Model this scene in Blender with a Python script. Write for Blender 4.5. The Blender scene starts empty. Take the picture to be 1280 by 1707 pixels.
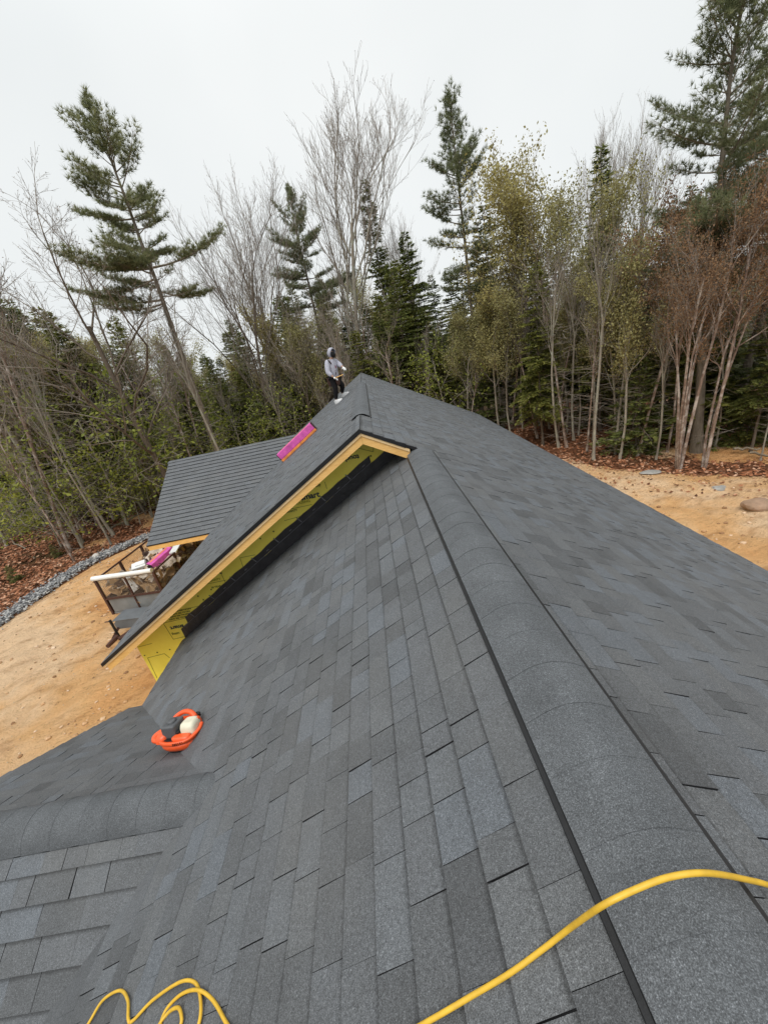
import bpy, bmesh, math, random
import numpy as np
from mathutils import Matrix, Vector

# ------------------------------------------------------------------ camera, sky, sun, exposure
sc = bpy.context.scene
EYE = 6.6                                   # eye height over the ground
FPX, YAW, PIT, ROL = 652.8352, -0.0280, 0.3933, 0.2127
def cam_rows():
    cy, sy = math.cos(YAW), math.sin(YAW); cp, sp = math.cos(PIT), math.sin(PIT); cr, sr = math.cos(ROL), math.sin(ROL)
    fwd = np.array([sy*cp, cy*cp, -sp]); right = np.array([cy, -sy, 0.0]); down = np.cross(fwd, right)
    return np.array([cr*right + sr*down, -sr*right + cr*down, fwd])
CR = cam_rows()
cam = bpy.data.cameras.new('camera'); camo = bpy.data.objects.new('camera', cam); sc.collection.objects.link(camo)
cam.sensor_fit = 'HORIZONTAL'; cam.sensor_width = 36.0; cam.lens = 36.0*FPX/1280.0
cam.clip_start = 0.05; cam.clip_end = 2000
m = Matrix.Identity(4)
for i in range(3):
    m[i][0] = CR[0][i]; m[i][1] = -CR[1][i]; m[i][2] = -CR[2][i]
m[2][3] = EYE
camo.matrix_world = m
sc.camera = camo

SUN_EL, SUN_AZ = math.radians(58), math.radians(-155)      # azimuth from +Y clockwise
W = bpy.data.worlds.new('World'); sc.world = W; W.use_nodes = True
nt = W.node_tree; nt.nodes.clear()
def wn(t): return nt.nodes.new(t)
sky = wn('ShaderNodeTexSky'); sky.sky_type = 'NISHITA'; sky.sun_disc = False
sky.sun_elevation = SUN_EL; sky.sun_rotation = SUN_AZ % (2*math.pi)
hs = wn('ShaderNodeHueSaturation'); hs.inputs['Saturation'].default_value = 0.25
tc = wn('ShaderNodeTexCoord'); no = wn('ShaderNodeTexNoise'); no.inputs['Scale'].default_value = 1.6; no.inputs['Detail'].default_value = 3
rmp = wn('ShaderNodeValToRGB'); rmp.color_ramp.elements[0].position = .3; rmp.color_ramp.elements[0].color = (.77, .81, .82, 1)
rmp.color_ramp.elements[1].position = .7; rmp.color_ramp.elements[1].color = (.90, .925, .925, 1)
sca = wn('ShaderNodeVectorMath'); sca.operation = 'SCALE'; sca.inputs['Scale'].default_value = 8.6
mx = wn('ShaderNodeMix'); mx.data_type = 'RGBA'; mx.inputs[0].default_value = .94
bg = wn('ShaderNodeBackground'); bg.inputs['Strength'].default_value = 0.1
wo = wn('ShaderNodeOutputWorld')
L = nt.links.new
L(sky.outputs[0], hs.inputs['Color']); L(tc.outputs['Generated'], no.inputs['Vector']); L(no.outputs['Fac'], rmp.inputs[0])
sep = wn('ShaderNodeSeparateXYZ'); mr = wn('ShaderNodeMapRange'); mr.interpolation_type = 'SMOOTHSTEP'
for i_, v_ in ((1, .45), (2, 1.0), (3, 8.6), (4, 15.0)): mr.inputs[i_].default_value = v_
L(tc.outputs['Generated'], sep.inputs[0]); L(sep.outputs['Z'], mr.inputs[0]); L(mr.outputs[0], sca.inputs['Scale']); L(rmp.outputs[0], sca.inputs[0]); L(hs.outputs[0], mx.inputs[6]); L(sca.outputs[0], mx.inputs[7]); L(mx.outputs[2], bg.inputs[0]); L(bg.outputs[0], wo.inputs[0])
sun = bpy.data.lights.new('sun', 'SUN'); sun.energy = 1.5; sun.angle = math.radians(30); sun.color = (1, .97, .92)
suno = bpy.data.objects.new('sun', sun); sc.collection.objects.link(suno)
sd = Vector((math.sin(SUN_AZ)*math.cos(SUN_EL), math.cos(SUN_AZ)*math.cos(SUN_EL), math.sin(SUN_EL)))
suno.rotation_euler = sd.to_track_quat('Z', 'Y').to_euler(); suno.location = sd*80
sc.view_settings.view_transform = 'Standard'; sc.view_settings.look = 'None'
sc.view_settings.exposure = 0.28; sc.view_settings.gamma = 1.0; sc.view_settings.use_curve_mapping = False

# ------------------------------------------------------------------ helpers
col = sc.collection
def ray(u, v): return CR.T @ np.array([(u-640)/FPX, (v-853.5)/FPX, 1.0])
def on_ground(u, v, z=0.0):
    r = ray(u, v); t = (z-EYE)/r[2]; return np.array([r[0]*t, r[1]*t, z])
def at_y(u, v, y):
    r = ray(u, v); t = y/r[1]; return np.array([r[0]*t, y, EYE+r[2]*t])
def at_dist(u, v, D):
    r = ray(u, v); t = D/math.hypot(r[0], r[1]); return np.array([r[0]*t, r[1]*t, EYE+r[2]*t])
def on_plane(u, v, P0, n):
    r = ray(u, v); o = np.array([0, 0, EYE]); t = np.dot(np.array(P0)-o, n)/np.dot(r, n); return o+r*t
def project(P):
    c = CR @ (np.asarray(P, float)-np.array([0, 0, EYE])); return 640+FPX*c[0]/c[2], 853.5+FPX*c[1]/c[2], c[2]
def tag(o, label=None, cat=None, group=None, kind=None):
    if label: o['label'] = label
    if cat: o['category'] = cat
    if group: o['group'] = group
    if kind: o['kind'] = kind
    return o
def link(name, me, parent=None, loc=None, mats=None):
    o = bpy.data.objects.new(name, me); col.objects.link(o)
    if parent is not None: o.parent = parent
    if loc is not None: o.location = loc
    if mats is not None and me is not None:
        for mm in (mats if isinstance(mats, (list, tuple)) else [mats]): me.materials.append(mm)
    return o
def empty(name, loc=(0, 0, 0), rz=0.0):
    o = bpy.data.objects.new(name, None); col.objects.link(o); o.location = loc; o.rotation_euler = (0, 0, rz); o.empty_display_size = .1
    return o
class MB:
    """collects shapes into one mesh"""
    def __init__(s): s.v = []; s.f = []; s.n = 0; s.t = []; s.mi = []
    def add(s, V, F, tint=.5, mat=0):
        V = np.asarray(V, float).reshape(-1, 3); F = np.asarray(F, int)
        s.v.append(V); s.f.append(F+s.n); s.n += len(V)
        s.t.append(np.broadcast_to(np.asarray(tint, float), (len(F),))); s.mi.append(np.full(len(F), mat))
    def box(s, c, sz, M=None, tint=.5, mat=0):
        x, y, z = np.array(sz)/2.0
        V = np.array([[-x,-y,-z],[x,-y,-z],[x,y,-z],[-x,y,-z],[-x,-y,z],[x,-y,z],[x,y,z],[-x,y,z]])
        if M is not None: V = V @ np.array(M).T
        s.add(V+np.array(c), [[0,3,2,1],[4,5,6,7],[0,1,5,4],[1,2,6,5],[2,3,7,6],[3,0,4,7]], tint, mat)
    def hexa(s, V, tint=.5, mat=0):
        s.add(V, [[0,3,2,1],[4,5,6,7],[0,1,5,4],[1,2,6,5],[2,3,7,6],[3,0,4,7]], tint, mat); s.mi[-1] = np.array([0, 0, 1, 1, 0, 1])
    def tube(s, pts, rad, k=6, tint=.5, mat=0, cap=True):
        P = np.asarray(pts, float); n = len(P); rad = np.broadcast_to(np.asarray(rad, float), (n,))
        T = np.gradient(P, axis=0); T /= np.linalg.norm(T, axis=1)[:, None]+1e-9
        a = np.array([0, 0, 1.0]) if abs(T[0][2]) < .8 else np.array([1.0, 0, 0])
        A = np.cross(T, a); A /= np.linalg.norm(A, axis=1)[:, None]+1e-9; B = np.cross(T, A)
        th = np.arange(k)*2*np.pi/k
        V = P[:, None, :]+rad[:, None, None]*(np.cos(th)[None, :, None]*A[:, None, :]+np.sin(th)[None, :, None]*B[:, None, :])
        i = np.arange(n-1)[:, None]*k; j = np.arange(k)[None, :]; j2 = (j+1) % k
        F = np.stack([i+j, i+j2, i+k+j2, i+k+j], -1).reshape(-1, 4)
        s.add(V.reshape(-1, 3), F, tint, mat)
        if cap and k == 4: s.add(V[0], [[3,2,1,0]], tint, mat); s.add(V[-1], [[0,1,2,3]], tint, mat)
        elif cap and k > 4:
            for R, sg in ((V[0], 1), (V[-1], -1)):
                VV = np.vstack([R, R.mean(0)]); s.add(VV, [[(q+1) % k, q, k][::sg] for q in range(k)], tint, mat)
    def lathe(s, prof, k=16, c=(0, 0, 0), M=None, tint=.5, mat=0):
        pr = np.array(prof, float); th = np.arange(k)*2*np.pi/k
        V = np.stack([pr[:, 0][:, None]*np.cos(th), pr[:, 0][:, None]*np.sin(th), np.repeat(pr[:, 1][:, None], k, 1)], -1).reshape(-1, 3)
        if M is not None: V = V @ np.array(M).T
        i = np.arange(len(pr)-1)[:, None]*k; j = np.arange(k)[None, :]; j2 = (j+1) % k
        s.add(V+np.array(c), np.stack([i+j, i+j2, i+k+j2, i+k+j], -1).reshape(-1, 4), tint, mat)
    def prism(s, poly, d, tint=.5, mat=0):
        """poly: list of 3-D points, d: extrusion vector"""
        P = np.array(poly, float); n = len(P); V = np.vstack([P, P+np.array(d)])
        side = [[i, (i+1) % n, n+(i+1) % n, n+i] for i in range(n)]
        s.add(V, side, tint, mat)
        if n == 4: s.add(V, [[3,2,1,0],[4,5,6,7]], tint, mat)
        else:
            s.add(V, [[0, i+1, i] for i in range(1, n-1)]+[[n, n+i, n+i+1] for i in range(1, n-1)], tint, mat)
    def mesh(s, name, smooth=False, tints=False, vv=None):
        V = np.vstack(s.v); me = bpy.data.meshes.new(name)
        me.vertices.add(len(V)); me.vertices.foreach_set('co', V.ravel().astype(np.float32))
        tot = np.concatenate([np.full(len(f), f.shape[1]) for f in s.f]); idx = np.concatenate([f.ravel() for f in s.f])
        me.loops.add(len(idx)); me.loops.foreach_set('vertex_index', idx.astype(np.int32))
        me.polygons.add(len(tot)); st = np.concatenate([[0], np.cumsum(tot)[:-1]])
        me.polygons.foreach_set('loop_start', st.astype(np.int32)); me.polygons.foreach_set('loop_total', tot.astype(np.int32))
        me.polygons.foreach_set('material_index', np.concatenate(s.mi).astype(np.int32))
        me.polygons.foreach_set('use_smooth', np.full(len(tot), bool(smooth)))
        if tints:
            a = me.attributes.new('tint', 'FLOAT', 'FACE'); a.data.foreach_set('value', np.concatenate(s.t).astype(np.float32))
        if vv is not None:
            a = me.attributes.new('vv', 'FLOAT', 'POINT'); a.data.foreach_set('value', np.tile(np.array(vv, np.float32), len(V)//len(vv)))
        me.update(calc_edges=True); me.validate(); return me
    def obj(s, name, mats, parent=None, loc=None, smooth=False, tints=False, vv=None):
        return link(name, s.mesh(name, smooth, tints, vv), parent, loc, mats)
def bevel(o, w=.01, seg=2):
    bm = bmesh.new(); bm.from_mesh(o.data); bmesh.ops.remove_doubles(bm, verts=bm.verts, dist=1e-5)
    bmesh.ops.bevel(bm, geom=bm.edges[:], offset=w, segments=seg, affect='EDGES', profile=.5); bm.to_mesh(o.data); bm.free(); return o
def catmull(P, per=8):
    P = np.array(P, float); Q = np.vstack([2*P[0]-P[1], P, 2*P[-1]-P[-2]]); out = []
    for i in range(1, len(Q)-2):
        for t in np.arange(per)/per:
            a, b, c, d = Q[i-1], Q[i], Q[i+1], Q[i+2]
            out.append(.5*((2*b)+(c-a)*t+(2*a-5*b+4*c-d)*t*t+(-a+3*b-3*c+d)*t**3))
    out.append(P[-1]); return np.array(out)

# ------------------------------------------------------------------ materials
class Mat:
    def __init__(s, name, rough=.8, spec=.3):
        s.m = bpy.data.materials.new(name); s.m.use_nodes = True; s.t = s.m.node_tree; s.b = s.t.nodes['Principled BSDF']
        s.b.inputs['Roughness'].default_value = rough; s.b.inputs['Specular IOR Level'].default_value = spec
        s.g = s.n('ShaderNodeNewGeometry')
    def n(s, t): return s.t.nodes.new(t)
    def l(s, a, b): s.t.links.new(a, b)
    def noise(s, scale, detail=4, rough=.55, vec=None, stretch=None):
        x = s.n('ShaderNodeTexNoise'); x.inputs['Scale'].default_value = scale; x.inputs['Detail'].default_value = detail; x.inputs['Roughness'].default_value = rough
        src = vec or s.g.outputs['Position']
        if stretch:
            mp = s.n('ShaderNodeMapping'); mp.inputs['Scale'].default_value = stretch
            if len(stretch) > 3: pass
            s.l(src, mp.inputs['Vector']); src = mp.outputs[0]
        s.l(src, x.inputs['Vector']); return x.outputs['Fac']
    def ramp(s, fac, stops):
        r = s.n('ShaderNodeValToRGB'); e = r.color_ramp.elements
        while len(e) < len(stops): e.new(.5)
        for el, (p, c) in zip(e, stops): el.position = p; el.color = (*c, 1)
        s.l(fac, r.inputs[0]); return r.outputs[0]
    def mix(s, fac, a, b, mode='MIX'):
        x = s.n('ShaderNodeMix'); x.data_type = 'RGBA'; x.blend_type = mode
        for val, i in ((fac, 0), (a, 6), (b, 7)):
            if isinstance(val, (int, float)): x.inputs[i].default_value = val
            elif isinstance(val, tuple): x.inputs[i].default_value = (*val, 1)
            else: s.l(val, x.inputs[i])
        return x.outputs[2]
    def math(s, op, a, b=0.0, c=None):
        x = s.n('ShaderNodeMath'); x.operation = op; x.use_clamp = (op == 'MULTIPLY' and b == .06)
        for i, val in enumerate((a, b) if c is None else (a, b, c)):
            if isinstance(val, (int, float)): x.inputs[i].default_value = val
            else: s.l(val, x.inputs[i])
        return x.outputs[0]
    def attr(s, name='tint'):
        a = s.n('ShaderNodeAttribute'); a.attribute_name = name; return a.outputs['Fac']
    def rnd(s): return s.n('ShaderNodeObjectInfo').outputs['Random']
    def color(s, c):
        if isinstance(c, tuple): s.b.inputs['Base Color'].default_value = (*c, 1)
        else: s.l(c, s.b.inputs['Base Color'])
        return s
    def bump(s, h, strength=.3, dist=.01):
        b = s.n('ShaderNodeBump'); b.inputs['Strength'].default_value = strength; b.inputs['Distance'].default_value = dist
        s.l(h, b.inputs['Height']); s.l(b.outputs[0], s.b.inputs['Normal']); return s
def simple(name, c, rough=.7, spec=.3, var=.25, scale=8, bump=0, metal=0):
    M = Mat(name, rough, spec); n = M.noise(scale, 5)
    M.color(M.ramp(n, [(.25, tuple(x*(1-var) for x in c)), (.75, tuple(min(1, x*(1+var)) for x in c))]))
    if bump: M.bump(M.noise(scale*6, 4), bump, .01)
    M.b.inputs['Metallic'].default_value = metal
    return M.m

def shingle_mat():
    M = Mat('asphalt_shingle', .62, .5)
    t = M.attr()
    base = M.ramp(t, [(0, (.070, .073, .077)), (.3, (.090, .094, .099)), (.5, (.099, .104, .111)), (.62, (.104, .108, .112)), (.8, (.108, .118, .131)), (1, (.138, .146, .155))])
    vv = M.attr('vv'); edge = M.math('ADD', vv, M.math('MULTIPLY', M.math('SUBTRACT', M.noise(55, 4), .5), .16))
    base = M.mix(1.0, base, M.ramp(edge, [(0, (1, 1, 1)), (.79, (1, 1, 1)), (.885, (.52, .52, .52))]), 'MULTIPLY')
    blot = M.noise(5, 6, .65); base = M.mix(.4, base, M.ramp(blot, [(.3, (.70, .69, .68)), (.5, (1, 1, 1)), (.72, (1.25, 1.27, 1.30))]), 'MULTIPLY')
    base = M.mix(.8, base, M.ramp(M.noise(105, 3, .8), [(.30, (.50, .50, .50)), (.46, (.96, .96, .96)), (.58, (1.2, 1.2, 1.2)), (.70, (1.9, 1.9, 1.9))]), 'MULTIPLY')
    gr = M.noise(330, 2, .7); base = M.mix(.85, base, M.ramp(gr, [(.34, (.40, .40, .40)), (.5, (.95, .95, .95)), (.62, (1.45, 1.45, 1.45)), (.7, (2.4, 2.4, 2.4))]), 'MULTIPLY')
    dust = M.noise(.9, 5, .65); base = M.mix(M.ramp(dust, [(.5, (0, 0, 0)), (.8, (.3, .3, .3))]), base, (.15, .145, .138))
    M.color(base); h = M.math('ADD', M.noise(330, 2, .7), M.math('MULTIPLY', M.noise(40, 3), .8)); M.bump(h, .6, .006)
    return M.m
SH = shingle_mat(); SHE = simple('shingle_edge', (.026, .026, .028), .95, .1)
def cap_mat():
    M = Mat('ridge_cap_shingle', .72, .4)
    t = M.attr(); base = M.ramp(t, [(0, (.082, .087, .093)), (1, (.098, .104, .111))])
    base = M.mix(.6, base, M.ramp(M.noise(5, 5, .6), [(.3, (.7, .7, .7)), (.7, (1.25, 1.25, 1.25))]), 'MULTIPLY')
    base = M.mix(.7, base, M.ramp(M.noise(105, 3, .8), [(.30, (.55, .55, .55)), (.46, (.96, .96, .96)), (.58, (1.15, 1.15, 1.15)), (.70, (1.7, 1.7, 1.7))]), 'MULTIPLY')
    gr = M.noise(300, 2, .7); base = M.mix(.85, base, M.ramp(gr, [(.34, (.45, .45, .45)), (.5, (.95, .95, .95)), (.62, (1.5, 1.5, 1.5)), (.7, (2.6, 2.6, 2.6))]), 'MULTIPLY')
    M.color(base); M.bump(M.math('ADD', M.noise(300, 2, .7), M.math('MULTIPLY', M.noise(30, 3), .6)), .5, .006); return M.m
CAP = cap_mat()
FELT = simple('black_felt', (.012, .012, .013), .8, .3)
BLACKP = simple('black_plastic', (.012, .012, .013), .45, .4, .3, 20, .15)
def flashing_mat():
    M = Mat('black_flashing', .42, .45); n = M.noise(9, 5); M.color(M.ramp(n, [(.3, (.010, .010, .012)), (.7, (.028, .027, .032))]))
    M.bump(M.noise(16, 4), .5, .02); return M.m
FLASH = flashing_mat()
def wood_mat(name, a, b):
    M = Mat(name, .65, .3)
    g = M.noise(6, 6, .65, stretch=(1.2, 14, 14)); M.color(M.mix(.35, M.ramp(g, [(.3, a), (.7, b)]), M.ramp(M.noise(3, 4), [(.35, (.72, .70, .66)), (.6, (1, 1, 1))]), 'MULTIPLY'))
    M.bump(M.noise(12, 4, stretch=(1, 10, 10)), .25, .005); return M.m
WOOD = wood_mat('fresh_pine', (.74, .40, .12), (.88, .56, .21))
WOODL = wood_mat('pale_pine', (.74, .50, .24), (.84, .62, .36))
WOODD = wood_mat('brown_ply', (.34, .17, .06), (.45, .25, .1))
def sheath_mat():
    M = Mat('yellow_sheathing', .45, .4)
    M.color(M.ramp(M.noise(2.2, 5, .6), [(.3, (.86, .71, .08)), (.7, (.95, .82, .13))])); M.bump(M.noise(5, 4), .25, .02); return M.m
YEL = sheath_mat()
INK = simple('dark_print', (.012, .03, .07), .6, .2)
INKL = simple('faint_print', (.36, .32, .03), .6, .2)
INKM = simple('olive_print', (.13, .13, .03), .6, .2)

def sand_mat():
    M = Mat('tracked_sand', .95, .15)
    mp = M.n('ShaderNodeMapping'); mp.inputs['Rotation'].default_value = (0, 0, math.radians(-22)); M.l(M.g.outputs['Position'], mp.inputs['Vector'])
    big = M.noise(.17, 5, .6); c = M.ramp(big, [(.36, (.72, .36, .14)), (.47, (.81, .48, .225)), (.57, (.87, .61, .38))])
    st = M.noise(1.0, 7, .7, vec=mp.outputs[0], stretch=(.8, 1.9, 1))
    c = M.mix(.8, c, M.ramp(st, [(.34, (.66, .56, .49)), (.47, (1, 1, 1)), (.66, (1.10, 1.10, 1.10))]), 'MULTIPLY')
    fine = M.noise(5, 7, .8); c = M.mix(.9, c, M.ramp(fine, [(.31, (.42, .32, .26)), (.40, (.95, .94, .93)), (.7, (1.1, 1.1, 1.1))]), 'MULTIPLY')
    c = M.mix(.8, c, M.ramp(M.noise(24, 4, .7), [(.30, (.5, .42, .36)), (.40, (1, 1, 1))]), 'MULTIPLY')
    M.color(c); M.bump(M.math('ADD', M.math('MULTIPLY', st, 2.0), M.noise(6, 8, .8)), 1.0, .16); return M.m
SAND = sand_mat()
def floor_mat():
    M = Mat('forest_floor', .95, .15)
    c = M.ramp(M.noise(3.0, 6, .7), [(.28, (.05, .027, .016)), (.5, (.16, .068, .033)), (.72, (.28, .13, .07))])
    c = M.mix(M.ramp(M.noise(.35, 4), [(.55, (0, 0, 0)), (.75, (.6, .6, .6))]), c, (.05, .06, .025))
    dv = M.n('ShaderNodeVectorMath'); dv.operation = 'DISTANCE'; M.l(M.g.outputs['Position'], dv.inputs[0]); dv.inputs[1].default_value = (0, 10, 0)
    c = M.mix(M.math('MULTIPLY', M.math('SUBTRACT', M.math('ADD', dv.outputs['Value'], M.math('MULTIPLY', M.noise(.2, 3), 14)), 24), .06), c, (.045, .05, .026))
    c = M.mix(.7, c, M.ramp(M.noise(17, 4, .7), [(.3, (.4, .4, .4)), (.6, (1.25, 1.2, 1.15))]), 'MULTIPLY')
    M.color(c); M.bump(M.noise(10, 6, .75), 1.0, .12); return M.m
FLOOR = floor_mat()
def tint_mat(name, stops, rough=.8, spec=.2, trans=0.0, vary=.0):
    M = Mat(name, rough, spec); c = M.ramp(M.attr(), stops)
    if vary:
        c = M.mix(1.0, c, M.ramp(M.rnd(), [(0, (1-vary, 1-vary*.8, 1-vary)), (.5, (1, 1, 1)), (1, (1+vary, 1+vary*.6, 1-vary*.2))]), 'MULTIPLY')
    M.color(c)
    if trans:
        tr = M.n('ShaderNodeBsdfTranslucent'); M.l(c, tr.inputs[0]); ms = M.n('ShaderNodeMixShader'); ms.inputs[0].default_value = trans
        M.l(M.b.outputs[0], ms.inputs[1]); M.l(tr.outputs[0], ms.inputs[2]); M.l(ms.outputs[0], M.t.nodes['Material Output'].inputs[0])
    return M.m
LEAFLIT = tint_mat('fallen_leaves', [(0, (.08, .034, .018)), (.4, (.24, .09, .04)), (.75, (.38, .16, .08)), (1, (.58, .36, .24))])
GRAV = tint_mat('grey_stone', [(0, (.10, .10, .105)), (.5, (.22, .22, .225)), (1, (.50, .49, .47))], .9)
PINE = tint_mat('pine_needles', [(0, (.09, .105, .05)), (.5, (.215, .235, .12)), (1, (.33, .335, .18))], .6, .3, .5, .15)
HEML = tint_mat('hemlock_needles', [(0, (.08, .095, .03)), (.5, (.175, .20, .058)), (1, (.29, .30, .09))], .6, .3, .42, .3)
OLIVE = tint_mat('olive_leaves', [(0, (.17, .14, .06)), (.5, (.33, .295, .125)), (1, (.45, .43, .20))], .7, .2, .35, .15)
FRESH = tint_mat('fresh_leaves', [(0, (.12, .145, .025)), (.5, (.25, .285, .05)), (1, (.40, .42, .09))], .6, .3, .4, .15)
RUST = tint_mat('rust_leaves', [(0, (.12, .07, .042)), (.5, (.27, .155, .085)), (1, (.40, .26, .15))], .8, .2, .3, .12)
BUDS = tint_mat('tree_buds', [(0, (.14, .09, .065)), (1, (.32, .25, .18))], .8, .2)
def bark_mat(name, a, b, lichen=None, sc_=4):
    M = Mat(name, .9, .15); c = M.ramp(M.noise(sc_, 6, .7, stretch=(3, 3, .7)), [(.3, a), (.7, b)])
    if lichen: c = M.mix(M.ramp(M.noise(2.2, 5, .7), [(.48, (0, 0, 0)), (.62, (.8, .8, .8))]), c, lichen)
    M.color(c); M.bump(M.noise(14, 5, .7, stretch=(2, 2, .5)), .7, .03); return M.m
BARK = bark_mat('dark_bark', (.085, .066, .052), (.19, .155, .12))
BARKG = bark_mat('grey_bark', (.20, .17, .14), (.38, .335, .27), (.36, .36, .29))
BARKP = bark_mat('pine_bark', (.10, .085, .065), (.25, .21, .165))
BIRCH = bark_mat('birch_bark', (.12, .075, .055), (.34, .25, .2), (.58, .52, .47), 7)
TWIG = bark_mat('twig_bark', (.19, .16, .135), (.32, .28, .235))
DEAD = bark_mat('dead_twig', (.17, .135, .10), (.32, .27, .2))

# ------------------------------------------------------------------ ground, sand, gravel
rng = np.random.default_rng(7); random.seed(7)
ico = bmesh.new(); bmesh.ops.create_icosphere(ico, subdivisions=1, radius=1); ICOV = np.array([v.co[:] for v in ico.verts]); ICOF = np.array([[v.index for v in f.verts] for f in ico.faces]); ico.free()
class VNoise:
    def __init__(s, seed, n=64): s.g = np.random.default_rng(seed).random((n, n)); s.n_ = n
    def __call__(s, x, y):
        xi = np.floor(x).astype(int); yi = np.floor(y).astype(int); fx = x-xi; fy = y-yi; fx = fx*fx*(3-2*fx); fy = fy*fy*(3-2*fy); g = s.g; n = s.n_
        a = g[xi % n, yi % n]; b = g[(xi+1) % n, yi % n]; c = g[xi % n, (yi+1) % n]; d = g[(xi+1) % n, (yi+1) % n]
        return (a*(1-fx)+b*fx)*(1-fy)+(c*(1-fx)+d*fx)*fy
vn = VNoise(3)
def fbm(x, y, o=4): return sum(vn(x*2**k+17*k, y*2**k+5*k)*.5**(k+1) for k in range(o))
SANDPOLY = np.array([(-15.3, -14), (-15.3, 6), (-15.2, 11.0), (-14.8, 13.5), (-14.5, 15.7), (-13.9, 17.3), (-12.5, 18.6), (-9, 20.5), (-3, 22.0), (4, 22.5), (7.6, 21.2), (8.3, 19), (8.5, 17.0),
                     (9.3, 15.5), (10.3, 14.3), (11.2, 13.3), (12.9, 11.9), (16, 9.5), (22, 6), (22, -14)])
def poly_dist(x, y, poly):
    """signed distance, positive inside"""
    d = np.full(x.shape, 1e9); ins = np.zeros(x.shape, bool); n = len(poly)
    for i in range(n):
        ax, ay = poly[i]; bx, by = poly[(i+1) % n]; dx, dy = bx-ax, by-ay
        t = np.clip(((x-ax)*dx+(y-ay)*dy)/(dx*dx+dy*dy), 0, 1); d = np.minimum(d, np.hypot(x-ax-t*dx, y-ay-t*dy))
        c = ((ay > y) != (by > y)); xx = ax+(y-ay)/(dy if abs(dy) > 1e-9 else 1e-9)*dx; ins ^= c & (x < xx)
    return np.where(ins, d, -d)
def floor_h(x, y):
    d = -poly_dist(x, y, SANDPOLY); w = np.clip(d/3, 0, 1)
    return -.45*np.clip(-d/.9, 0, 1)+w*((fbm(x*.25+40, y*.25+40)-.45)*.8+(fbm(x*1.1+90, y*1.1+90)-.45)*.25)
def grid(name, xs, ys, hf, mat):
    X, Y = np.meshgrid(xs, ys); Z = hf(X, Y); nx, ny = len(xs), len(ys)
    V = np.stack([X, Y, Z], -1).reshape(-1, 3); i = (np.arange(ny-1)[:, None]*nx+np.arange(nx-1)[None, :]).ravel()
    mb = MB(); mb.add(V, np.stack([i, i+1, i+nx+1, i+nx], -1)); return mb.obj(name, mat, smooth=True)
def lin(a, b, s): return np.arange(a, b+s*.5, s)
xs = np.concatenate([[-900, -400, -200, -120, -80], lin(-60, 60, .6), [80, 120, 200, 400, 900]])
ys = np.concatenate([[-900, -300, -100, -40], lin(-15, 75, .6), [95, 130, 200, 400, 1200]])
tag(grid('ground', xs, ys, floor_h, FLOOR), kind='structure')
def sand_h(x, y):
    d = poly_dist(x, y, SANDPOLY)+(fbm(x*.6+9, y*.6)-.47)*1.2
    h = .10*np.clip(d/1.2, -1, 1)+(fbm(x*.5, y*.5)-.47)*.12*np.clip(d, 0, 1)+(fbm(x*2.1+50, y*2.1+20)-.47)*.2*np.clip(d, 0, 1)
    # wheel ruts
    for (ax, ay, ang, w) in ((-11, 8, 68, 1.7), (-12.6, 10, 74, 1.7), (11, 9, -38, 1.8), (9.5, 10, -30, 1.8)):
        ca, sa = math.cos(math.radians(ang)), math.sin(math.radians(ang)); q = -(x-ax)*sa+(y-ay)*ca+(fbm(x*.3, y*.3)-.5)*.8
        for off in (-w/2, w/2): h = h-.045*np.exp(-((q-off)/.16)**2)*np.clip(d, 0, 1)+.03*np.exp(-((q-off-.3)/.12)**2)*np.clip(d, 0, 1)
    return h
tag(grid('sand_yard', lin(-17, 20, .16), lin(-2, 24, .16), sand_h, SAND), kind='structure')

mb = MB()
CL = MB()
for k in range(2600):
    x, y = (-15+11*rng.random(), 3+15*rng.random()) if k % 5 < 3 else (6+10*rng.random(), 6+13*rng.random())
    if poly_dist(np.array([x]), np.array([y]), SANDPOLY)[0] < .3: continue
    s_ = .018+.06*rng.random()**3; V = ICOV*(1+.5*(rng.random((len(ICOV), 1))-.5))*s_*np.array([1, .8, .55]); CL.add(V+np.array([x, y, float(sand_h(np.array([x]), np.array([y]))[0])+s_*.2]), ICOF, rng.random())
CLOD = tint_mat('sand_clod', [(0, (.22, .12, .06)), (.5, (.48, .29, .15)), (1, (.66, .50, .36))], .95)
tag(CL.obj('sand_clods', CLOD, tints=True), 'small clods and pebbles scattered over the sand', 'clods', kind='stuff')
def scatter_leaves(n, pts, size, mb, zf):
    x, y = pts[:, 0], pts[:, 1]; z = zf(x, y)+.02
    a = rng.random(n)*6.28; s_ = size*(0.6+.8*rng.random(n)); tl = (rng.random((n, 2))-.5)*.9
    ux = np.stack([np.cos(a), np.sin(a), tl[:, 0]], -1)*s_[:, None]; uy = np.stack([-np.sin(a), np.cos(a), tl[:, 1]], -1)*s_[:, None]*.55
    c = np.stack([x, y, z+.02*rng.random(n)], -1)
    V = np.stack([c-ux, c+uy, c+ux, c-uy], 1).reshape(-1, 3); F = np.arange(4*n).reshape(n, 4)
    mb.add(V, F, rng.random(n))
mb = MB()
def leaf_pts(n, x0, x1, y0, y1, lo, hi):
    out = np.zeros((0, 2))
    while len(out) < n:
        p = np.stack([x0+(x1-x0)*rng.random(4*n), y0+(y1-y0)*rng.random(4*n)], -1); d = -poly_dist(p[:, 0], p[:, 1], SANDPOLY)
        out = np.vstack([out, p[(d > lo) & (d < hi)]])
    return out[:n]
scatter_leaves(26000, leaf_pts(26000, 7, 30, 8, 30, -.1, 11), .075, mb, floor_h)
scatter_leaves(24000, leaf_pts(24000, -32, -12, 8, 32, 1.0, 12), .085, mb, floor_h)
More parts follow.
